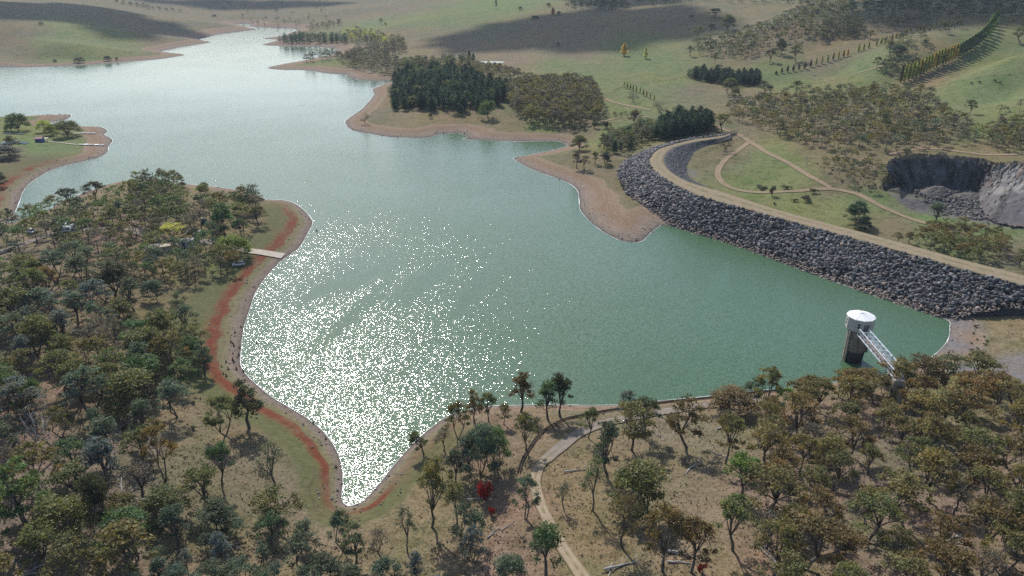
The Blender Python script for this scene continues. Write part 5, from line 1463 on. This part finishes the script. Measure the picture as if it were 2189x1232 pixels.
wood([(1740,345),(1790,335),(1850,345),(1890,360),(1895,405),(1850,410),(1800,395),(1760,372)], 6.0, (3.5,7.5), MIDMIX + [('shrub','dark olive',6),('shrub','mauve-brown',4)], 'on the scrubby slope left of the quarry')
wood([(1480,100),(1560,85),(1640,60),(1700,30),(1740,18),(1830,20),(1838,60),(1800,78),(1720,82),(1650,100),(1590,125),(1490,122)], 9.5, (8,13), [('umbrella','olive',3),('umbrella','dark olive',3),('multi','grey-green',2),('umbrella','mauve-brown',1)], 'in the hillside gum clump')
wood([(1730,70),(1800,55),(1835,60),(1840,82),(1760,84)], 7, (10,13), [('bushy','dark olive',3),('umbrella','dark olive',3)], 'in the dark rounded clump on the hillside')
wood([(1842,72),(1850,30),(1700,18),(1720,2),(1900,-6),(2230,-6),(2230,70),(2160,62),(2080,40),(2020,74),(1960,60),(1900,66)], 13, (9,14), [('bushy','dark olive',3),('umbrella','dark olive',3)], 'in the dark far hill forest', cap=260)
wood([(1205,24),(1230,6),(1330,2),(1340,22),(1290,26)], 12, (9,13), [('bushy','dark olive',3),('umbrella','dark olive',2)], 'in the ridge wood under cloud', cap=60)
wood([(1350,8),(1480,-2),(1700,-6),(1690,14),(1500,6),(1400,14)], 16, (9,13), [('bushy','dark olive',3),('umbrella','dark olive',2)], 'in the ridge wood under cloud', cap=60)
wood([(1090,195),(1130,182),(1200,180),(1268,190),(1284,232),(1276,262),(1200,273),(1125,266),(1088,225)], 6.2, (9,12.5), [('umbrella','mauve-brown',4),('multi','olive-brown',3),('umbrella','olive-brown',2)], 'in the brown plantation')
wood([(980,148),(1060,155),(1108,168),(1105,178),(1020,172),(970,160)], 9, (9,12), [('umbrella','olive-brown',3),('umbrella','mauve-brown',3)], 'in the brown trees behind the pines')
wood([(855,155),(870,140),(930,138),(1000,138),(1010,148),(930,152)], 10, (10,14), [('bushy','dark olive',3),('umbrella','olive',2),('umbrella','mauve-brown',1)], 'in the mixed wood behind the pines')
wood([(846,170),(880,155),(1000,155),(1032,188),(1105,188),(1100,205),(1060,228),(1000,242),(900,236),(842,238)], 8.2, (9,15), [('pine','dark green',5),('pine','near-black green',3),('bushy','dark green',1.2),('umbrella','olive',.5)], 'in the pine plantation on the middle point')
wood([(1395,302),(1420,272),(1470,262),(1512,264),(1518,283),(1470,292),(1420,300)], 6.0, (10,14.5), [('pine','dark green',4),('pine','near-black green',4)], 'in the pine clump at the end of the dam')
wood([(1280,325),(1300,300),(1345,285),(1390,275),(1400,300),(1365,310),(1330,330)], 5.2, (5.5,10), [('umbrella','olive',2),('multi','mauve-brown',3),('bushy','dark olive',2),('pine','dark green',1.2),('bushy','grey-green',1)], 'in the mixed trees left of the dam')
wood([(1472,166),(1500,160),(1620,172),(1622,184),(1560,186),(1480,170)], 6.5, (9,11.5), [('pine','near-black green',1)], 'in the dark pine block')
wood([(1868,150),(1900,140),(1950,142),(1962,158),(1900,162)], 7.5, (8,12), [('umbrella','dark olive',2),('bushy','dark olive',2)], 'in the dark clump beside the tall poplar row')
wood([(1880,100),(1960,80),(1990,110),(1930,120)], 11, (7,11), [('umbrella','dark olive',2),('bushy','olive',2)], 'between the poplar rows')
wood([(645,136),(720,130),(740,142),(800,158),(862,160),(865,140),(820,130),(840,118),(868,112),(865,98),(780,110),(740,124),(660,130)], 11, (9,13), [('bushy','mauve-brown',3),('umbrella','mauve-brown',2),('bushy','dark olive',2)], 'on the far wooded points', cap=140)
wood([(598,90),(640,84),(740,86),(740,92),(680,92),(610,93)], 10, (11,15), [('pine','dark green',3),('bushy','dark olive',1)], 'in the dark pines on the farthest point', cap=50)
wood([(700,84),(760,72),(800,78),(860,92),(860,104),(800,98),(740,92)], 13, (9,14), [('pine','dark green',1.3),('bushy','olive',1.2),('bushy','yellow-green',1),('umbrella','mauve-brown',1)], 'in the mixed wood on the farthest point', cap=90)
wood([(655,62),(735,46),(732,52),(700,64),(660,70)], 20, (7,11), [('bushy','mauve-brown',1)], 'in the hazy wood above the farthest point', cap=60)
wood([(250,2),(330,18),(390,26),(388,28),(320,22),(240,6)], 18, (6,9), [('bushy','dark olive',1)], 'in the far hedge line', cap=40)
wood([(400,14),(700,6),(700,40),(480,46),(520,30)], 75, (6,10), [('bushy','dark olive',1)], 'scattered on the far hills', cap=60)
wood([(520,44),(700,40),(650,58),(560,56)], 34, (5,8), [('bushy','dark olive',1),('bushy','olive',1)], 'scattered at the head of the lake', cap=40)
wood([(1945,520),(1990,500),(2060,500),(2130,520),(2148,552),(2080,562),(2000,545),(1955,528)], 5.2, (5.5,8.5), [('umbrella','rust-brown',3),('umbrella','olive',2),('multi','olive-brown',2)], 'in the small grove behind the dam crest')
wood([(865,132),(900,137),(902,141),(868,137)], 8, (3,5), [('bushy','dark olive',1)], 'in the hedge beyond the pines')
wood([(1100,155),(1130,162),(1155,169),(1153,173),(1128,166),(1098,160)], 5, (2.5,4), [('bushy','dark olive',1)], 'in the hedge behind the brown plantation')
wood([(1285,248),(1370,245),(1372,250),(1287,252)], 5, (2.5,4), [('bushy','dark olive',1)], 'in the hedge behind the willow')
wood([(1560,190),(1640,200),(1700,215),(1660,232),(1590,225),(1550,205)], 13, (2,6), MIDMIX + [('shrub','dark olive',5)], 'in the gully below the pine block')
wood([(2100,250),(2230,215),(2230,265),(2140,270)], 16, (5,8), MIDMIX, 'on the pasture above the quarry')

# understorey and scattered shrubs
wood([(0,620),(420,700),(430,900),(300,1230),(0,1230)], 8, (1,2), [('shrub','dark olive',2),('shrub','grey-green',2),('shrub','mauve-brown',2)], 'under the left forest', cap=150)
wood([(1620,960),(2189,860),(2189,1232),(1600,1232)], 9, (1,2), [('shrub','olive-brown',2),('shrub','mauve-brown',2)], 'under the right grove', cap=90)
wood([(2085,690),(2105,705),(2112,735),(2100,765),(2070,775),(2074,735)], 3.2, (1,2), [('shrub','dark olive',2),('shrub','green',2)], 'in the green gully by the gravel beach', cap=12)

# ------------------------------------------------------------------ build them: individuals first, the smallest left over joined as woodland
KINDN = {'umbrella': 'gum', 'multi': 'gum', 'slender': 'gum', 'bushy': 'gum', 'sparse': 'gum', 'pine': 'pine', 'poplar': 'poplar', 'broadpoplar': 'poplar', 'round': 'willow', 'barewillow': 'willow', 'dead': 'dead', 'shrub': 'shrub'}
LANDM = [(1040,1050,'the red bush'),(1835,740,'the intake tower'),(742,1080,'the inlet tip'),(570,543,'the boat ramp'),(500,530,'the lime green willow'),(418,500,'the two parked cars'),(125,930,'the tall dead tree'),
         (1150,985,'the track bend'),(1320,1205,'the white fallen trunk'),(2125,795,'the gravel patch'),(2000,370,'the quarry'),(1602,303,'the track fork'),(0,1232,"the photo's lower left corner"),(2189,1232,"the photo's lower right corner"),
         (140,490,'the white caravans'),(460,790,'the end of the red band'),(245,600,'the large dark rounded gum'),(1585,1010,'the bright green gum'),(0,600,'the left edge road'),(1548,310,'the bare willow by the dam'),
         (1828,455,'the dark gum behind the crest'),(2189,1000,"the photo's right edge"),(720,1232,'the bottom edge under the inlet'),(1478,1170,'the bottom pair of rust gums'),(1650,840,'the pair of shore gums'),(1334,105,'the golden poplar'),
         (1690,135,'the upper poplar row'),(1960,140,'the tall poplar row'),(1545,165,'the dark pine block'),(1043,232,'the pale green round tree'),(1003,118,'the pointed poplars'),(590,1085,'the flat topped olive gum'),(20,310,'the drawn up boats'),(1238,305,'the round bay willow'),(0,880,"the photo's left edge")]
def rel(t):
    d = [((t['px'] - a) ** 2 + (t['py'] - t['h'] * 3 - b_) ** 2, a, b_, nm) for a, b_, nm in LANDM]
    q = min(d)
    dx, dy = t['px'] - q[1], t['py'] - q[2]
    if abs(dx) > abs(dy) * 1.2: s_ = 'right of' if dx > 0 else 'left of'
    else: s_ = 'below' if dy > 0 else 'above'
    return s_, q[3], q[0]
for t in trees: t['kind'] = KINDN[t['form']]
by = {}
for t in trees: by.setdefault(t['kind'], []).append(t)
solo, rest = [], []
for k, L in by.items():
    L.sort(key=lambda t: (t['label'] is None, -t['app']))
    cap_ = {'gum': 298, 'shrub': 250}.get(k, 290)
    solo += L[:cap_]; rest += L[cap_:]
cnt = {}
FORMW = {'umbrella': 'dome crowned', 'multi': 'many stemmed', 'slender': 'slender', 'bushy': 'bushy', 'sparse': 'thin crowned', 'pine': 'conical', 'shrub': 'low', 'poplar': 'narrow', 'broadpoplar': 'broad', 'round': 'round', 'barewillow': 'bare', 'dead': 'leafless'}
auto = sorted([t for t in solo if t['label'] is None], key=lambda t: rel(t)[2])
for t in auto:
    s_, nm, _ = rel(t)
    key = (t['color'], FORMW[t['form']], t['kind'], s_, nm)
    cnt[key] = cnt.get(key, 0) + 1
    t['key'], t['num'] = key, cnt[key]
for t in auto:
    col, fw, kd, s_, nm = t['key']
    n = t['num']
    if cnt[t['key']] == 1: tail = ''
    elif n == 1: tail = ', nearest such one'
    elif n <= 20: tail = f', {ordn[n - 1]} such one out'
    else: tail = ', far out'
    t['label'] = f'{col} {fw} {kd} {s_} {nm}{tail}'
    t['auto'] = True
protocount = {}
BARKS = {}
for i, t in enumerate(solo):
    PL = PROTO[t['form']]
    k = int(abs(math.sin(t['px'] * 12.9 + t['py'] * 78.2)) * 1000) % len(PL)
    pt = PL[k]
    rr = random.Random(int(t['px'] * 10 + t['py'] * 1000))
    sx = t['h'] * rr.uniform(.85, 1.2) if t['w'] is None else max(t['w'] / pt['R'], .3)
    root = empty(pt['name'], (t['x'], t['y'], t['z']), rr.uniform(0, 6.28) if not t['lean'] else 0.0, (sx, sx * rr.uniform(.92, 1.08), t['h']))
    if t['lean']: root.rotation_euler = (0, t['lean'], 0)
    tag(root, t['label'], 'shrub' if t['kind'] == 'shrub' else 'tree', t['group'] or {'gum': 'gum trees standing singly', 'shrub': 'shrubs', 'poplar': 'lone poplars', 'willow': 'willows and garden trees', 'pine': 'lone pines', 'dead': 'dead trees'}[t['kind']])
    tr = link(pt['trunk'].name.split('.')[0], pt['trunk'], root)
    if pt['crown']:
        cr = link(pt['crown'].name.split('.')[0], pt['crown'], root)
        c = COLS[t['color']]; j = rr.uniform(.85, 1.18); w = rr.uniform(-.08, .08)
        cr.color = (c[0] * j * (1 + w), c[1] * j, c[2] * j * (1 - w), 1)
# the far, smallest trees: one woodland
AV, AT, BV, BF = [], [], [], []
r = np.random.default_rng(77)
tb = MB()
for t in rest:
    PL = PROTO[t['form']]; pt = PL[r.integers(len(PL))]
    m = int(np.clip(t['app'] * 26000, 280, 1000))
    m = min(m, len(pt['pts']))
    sel = r.choice(len(pt['pts']), m, replace=False)
    a = r.random() * 6.28
    p = pt['pts'][sel]
    p = np.stack([p[:, 0] * math.cos(a) - p[:, 1] * math.sin(a), p[:, 0] * math.sin(a) + p[:, 1] * math.cos(a), p[:, 2]], -1) * np.array([t['h'] * (.9 + .25 * r.random())] * 2 + [t['h']])
    c = np.array(COLS[t['color']]) * r.uniform(.82, 1.2) * (1 + r.uniform(-.07, .07) * np.array([1, 0, -1]))
    tin = tints(r, m, pt['ci'][sel], .55, .2) * c
    v, q, tt_ = leaf_quads(p + [t['x'], t['y'], t['z']], pt['leaf'] * t['h'] * float(np.clip(1.25 * math.sqrt(1000 / m), 1.25, 2.0)), r, tin)
    AV.append(v); AT.append(tt_)
    tb.tube([(t['x'], t['y'], t['z'] - .4), (t['x'] + r.normal(0, .2), t['y'], t['z'] + t['h'] * .55)], [.022 * t['h'], .010 * t['h']], 5)
if AV:
    v = np.concatenate(AV); me = new_mesh('woodland', v, np.arange(len(v)).reshape(-1, 4), M_LEAF); vcol(me, 'tint', np.concatenate(AT))
    wo = tag(link('woodland', me), 'far woods whose separate trees are too small to tell apart', 'woodland', kind='stuff')
    tag(link('woodland_trunks', tb.mesh('woodland_trunks', M_BARK)), 'dark trunks under the far woods', 'trunks', kind='stuff')
print('TREES', len(trees), {k: len(L) for k, L in by.items()}, 'rest', len(rest))

# ------------------------------------------------------------------ fallen timber and stumps
def log_mesh(seed, branchy=True):
    r = np.random.default_rng(seed); b = MB()
    pts = [np.array([-.5, 0, .03])]
    for k in range(5): pts.append(pts[-1] + np.array([.2, r.normal(0, .03), r.normal(.0, .012)]))
    for p in pts: p[2] = max(p[2], .02)
    b.tube(pts, [.036, .033, .028, .022, .016, .008], 7)
    if branchy:
        for k in range(2, 5):
            for s_ in (-1, 1):
                if r.random() < .75:
                    d = np.array([.18 + .12 * r.random(), s_ * (.12 + .14 * r.random()), .03 + .1 * r.random()])
                    m = pts[k] + d * .5 + r.normal(0, .02, 3); e = pts[k] + d
                    b.tube([pts[k], m, e], [.016, .011, .004], 5)
                    b.tube([m, m + np.array([.1 * r.random(), s_ * -.03, .07 * r.random()])], [.007, .002], 4)
    return b.mesh('trunk', M_DEAD, True)
LOGS = [log_mesh(s, s != 4) for s in (1, 2, 3, 4)]
logs = [(1330,1212,9,.25,'large white fallen trunk with forked limbs at the bottom edge'),(1305,1222,6,1.2,'white branch leaning across the large fallen trunk'),(1465,1190,9,-.35,'long white log left of the bottom red bush'),(1458,1204,7,-.1,'second white log lying under the long one'),
        (1440,1185,6,-.6,'white log crossing behind the rust pair'),(1412,935,5,2.0,'grey uprooted stump with dark root ball'),(1485,1000,9,.8,'grey fallen branch in the shade right of the rust-brown gum'),(1530,970,7,2.4,'pale fallen branches beside the olive-brown gum'),
        (1230,1008,7,.15,'grey heap of dead branches right of the track bend'),(1055,1140,5,.9,'small white branch left of the wheel track'),(1085,1128,4,.7,'forked white branch closest to the wheel track'),(1020,1068,6,.05,'white log end beside the red bush'),
        (1555,895+20,8,.3,'dark grey fallen trunk below the wide rust-brown gum'),(1650,1195,8,1.9,'white branch on end below the grove'),(1660,1215,6,1.2,'thin white log at the bottom of the grove'),(1600,1065,5,.9,'pale log below the bright green gum'),
        (262,1040,8,2.0,'white leaning trunk in the lower left forest'),(280,1052,7,.8,'white branch crossing the leaning trunk'),(383,1058,8,.9,'bleached log right of the olive gum'),(310,1072,6,-.3,'bleached log among grey-green gums'),(180,1085,5,-.7,'white log under the rust gum'),
        (232,1158,5,-1.,'short white log at lower left'),(85,1215,8,.9,'long white log near the bottom left corner'),(70,1228,6,.3,'thin white log at the bottom left corner'),(495,1168,6,-.5,'white log right of the bushy grey-green gum'),(460,1160,5,.6,'pale log in front of the bushy grey-green gum'),
        (135,970,7,.05,'grey fallen logs at the foot of the tall dead tree'),(205,740,6,.7,'pale fallen branches on the left slope clearing'),(215,750,5,-.4,'pale branch crossing on the left slope clearing'),(325,1120,3,0,'small white log in the lower left forest'),
        (2050,1150,7,.4,'grey log inside the right grove'),(1790,1130,7,1.1,'long grey log in the shade of the grove'),(1700,1010,6,.2,'grey log near the middle of the grove')]
for k, (px, py, L, a, lab) in enumerate(logs):
    x, y, z = ground(px, py)
    root = empty('fallen_log', (x, y, z + .03), a, L * .78); tag(root, lab, 'log', 'bleached fallen timber')
    link('trunk', LOGS[k % 4], root)
b = MB(); b.tube([(0, 0, -.1), (.05, .02, .35), (.02, -.03, .75)], [.2, .14, .09], 7)
for a in (0, 1.3, 2.6, 4.0, 5.1): b.tube([(0, 0, .08), (math.cos(a) * .55, math.sin(a) * .55, -.02)], [.09, .03], 5)
b.tube([(.04, 0, .4), (.4, .15, .8)], [.07, .02], 5)
STUMP = b.mesh('stump', M_IRON, True)
for k, (px, py) in enumerate([(497,735),(500,740),(494,732),(498,757),(497,770),(488,790),(478,800),(505,790),(510,760),(512,745),(507,765),(520,795),(502,712),(515,700),(677,494),(548,735),(696,940),(670,905),(500,775),(483,775),(474,785),(484,805),(718,1000),(1395,497),(1360,515),(1330,512),(1250,440)]):
    x, y, z = ground(px, py)
    o = link('stump', STUMP, None, (x, y, z)); o.rotation_euler = (0, 0, k * 1.7); s_ = .8 + .5 * ((k * 37) % 10) / 10; o.scale = (s_, s_, s_ * 1.1)
    tag(o, 'small dark tree stump on the bare strip of shore beside the water', 'stump', 'drowned stumps along the shore')
print('OBJ', len(bpy.data.objects))

# ------------------------------------------------------------------ grass tussocks in the near paddocks
r = np.random.default_rng(202)
N = 60000
yy = np.exp(r.uniform(math.log(70), math.log(270), N)); xx = yy * r.uniform(-.95, .95, N)
clump = fbm(xx / 7, yy / 7, 3, 301)
fu = np.clip(np.round((xx / yy + TMAX) / (2 * TMAX) * (NX - 1)).astype(int), 0, NX - 1)
fvv = np.clip(np.round((np.log(yy) - gv[0]) / (gv[-1] - gv[0]) * (NY - 1)).astype(int), 0, NY - 1)
ok = (SD[fvv, fu] > 15) & (r.random(N) < .45 + 1.1 * clump) & (Gr[fvv, fu] < .2)
for o in [q for q in bpy.data.objects if q.name.split('.')[0] in ('track', 'road', 'boat_ramp')]:
    co = np.zeros(len(o.data.vertices) * 3); o.data.vertices.foreach_get('co', co); co = co.reshape(-1, 3)[::3]
    for c_ in co:
        if c_[1] < 290: ok &= (xx - c_[0]) ** 2 + (yy - c_[1]) ** 2 > 1.9
xx, yy = xx[ok], yy[ok]; zz = hgt(xx, yy); n = len(xx)
base = COL[fvv[ok], fu[ok]]
sz = r.uniform(.07, .22, n) * (1 + .4 * (r.random(n) < .1))
kq = 5
az = r.uniform(0, 6.28, (n, kq)); ln = sz[:, None] * r.uniform(.7, 1.3, (n, kq))
cx, cy = np.cos(az), np.sin(az)
P0 = np.stack([xx, yy, zz - .03], -1)[:, None] + np.stack([-cy * .45, cx * .45, np.zeros_like(cx)], -1) * ln[..., None]
P1 = np.stack([xx, yy, zz - .03], -1)[:, None] + np.stack([cy * .45, -cx * .45, np.zeros_like(cx)], -1) * ln[..., None]
tip = np.stack([cx * .9, cy * .9, np.full_like(cx, .95)], -1) * ln[..., None]
Vt = np.stack([P0, P1, P1 + tip * .9, P0 + tip], 2).reshape(-1, 3)
tc = base * (r.uniform(.7, 1.3, (n, 1)) * (1 + .15 * r.normal(0, 1, (n, 1)) * np.array([1, 0, -1])))
me = new_mesh('grass_tussocks', Vt, np.arange(len(Vt)).reshape(-1, 4), M_LEAF); vcol(me, 'tint', np.repeat(np.clip(tc, .02, .5), kq * 4, 0))
tag(link('grass_tussocks', me), 'dry grass tussocks over the near paddocks', 'grass', kind='stuff')
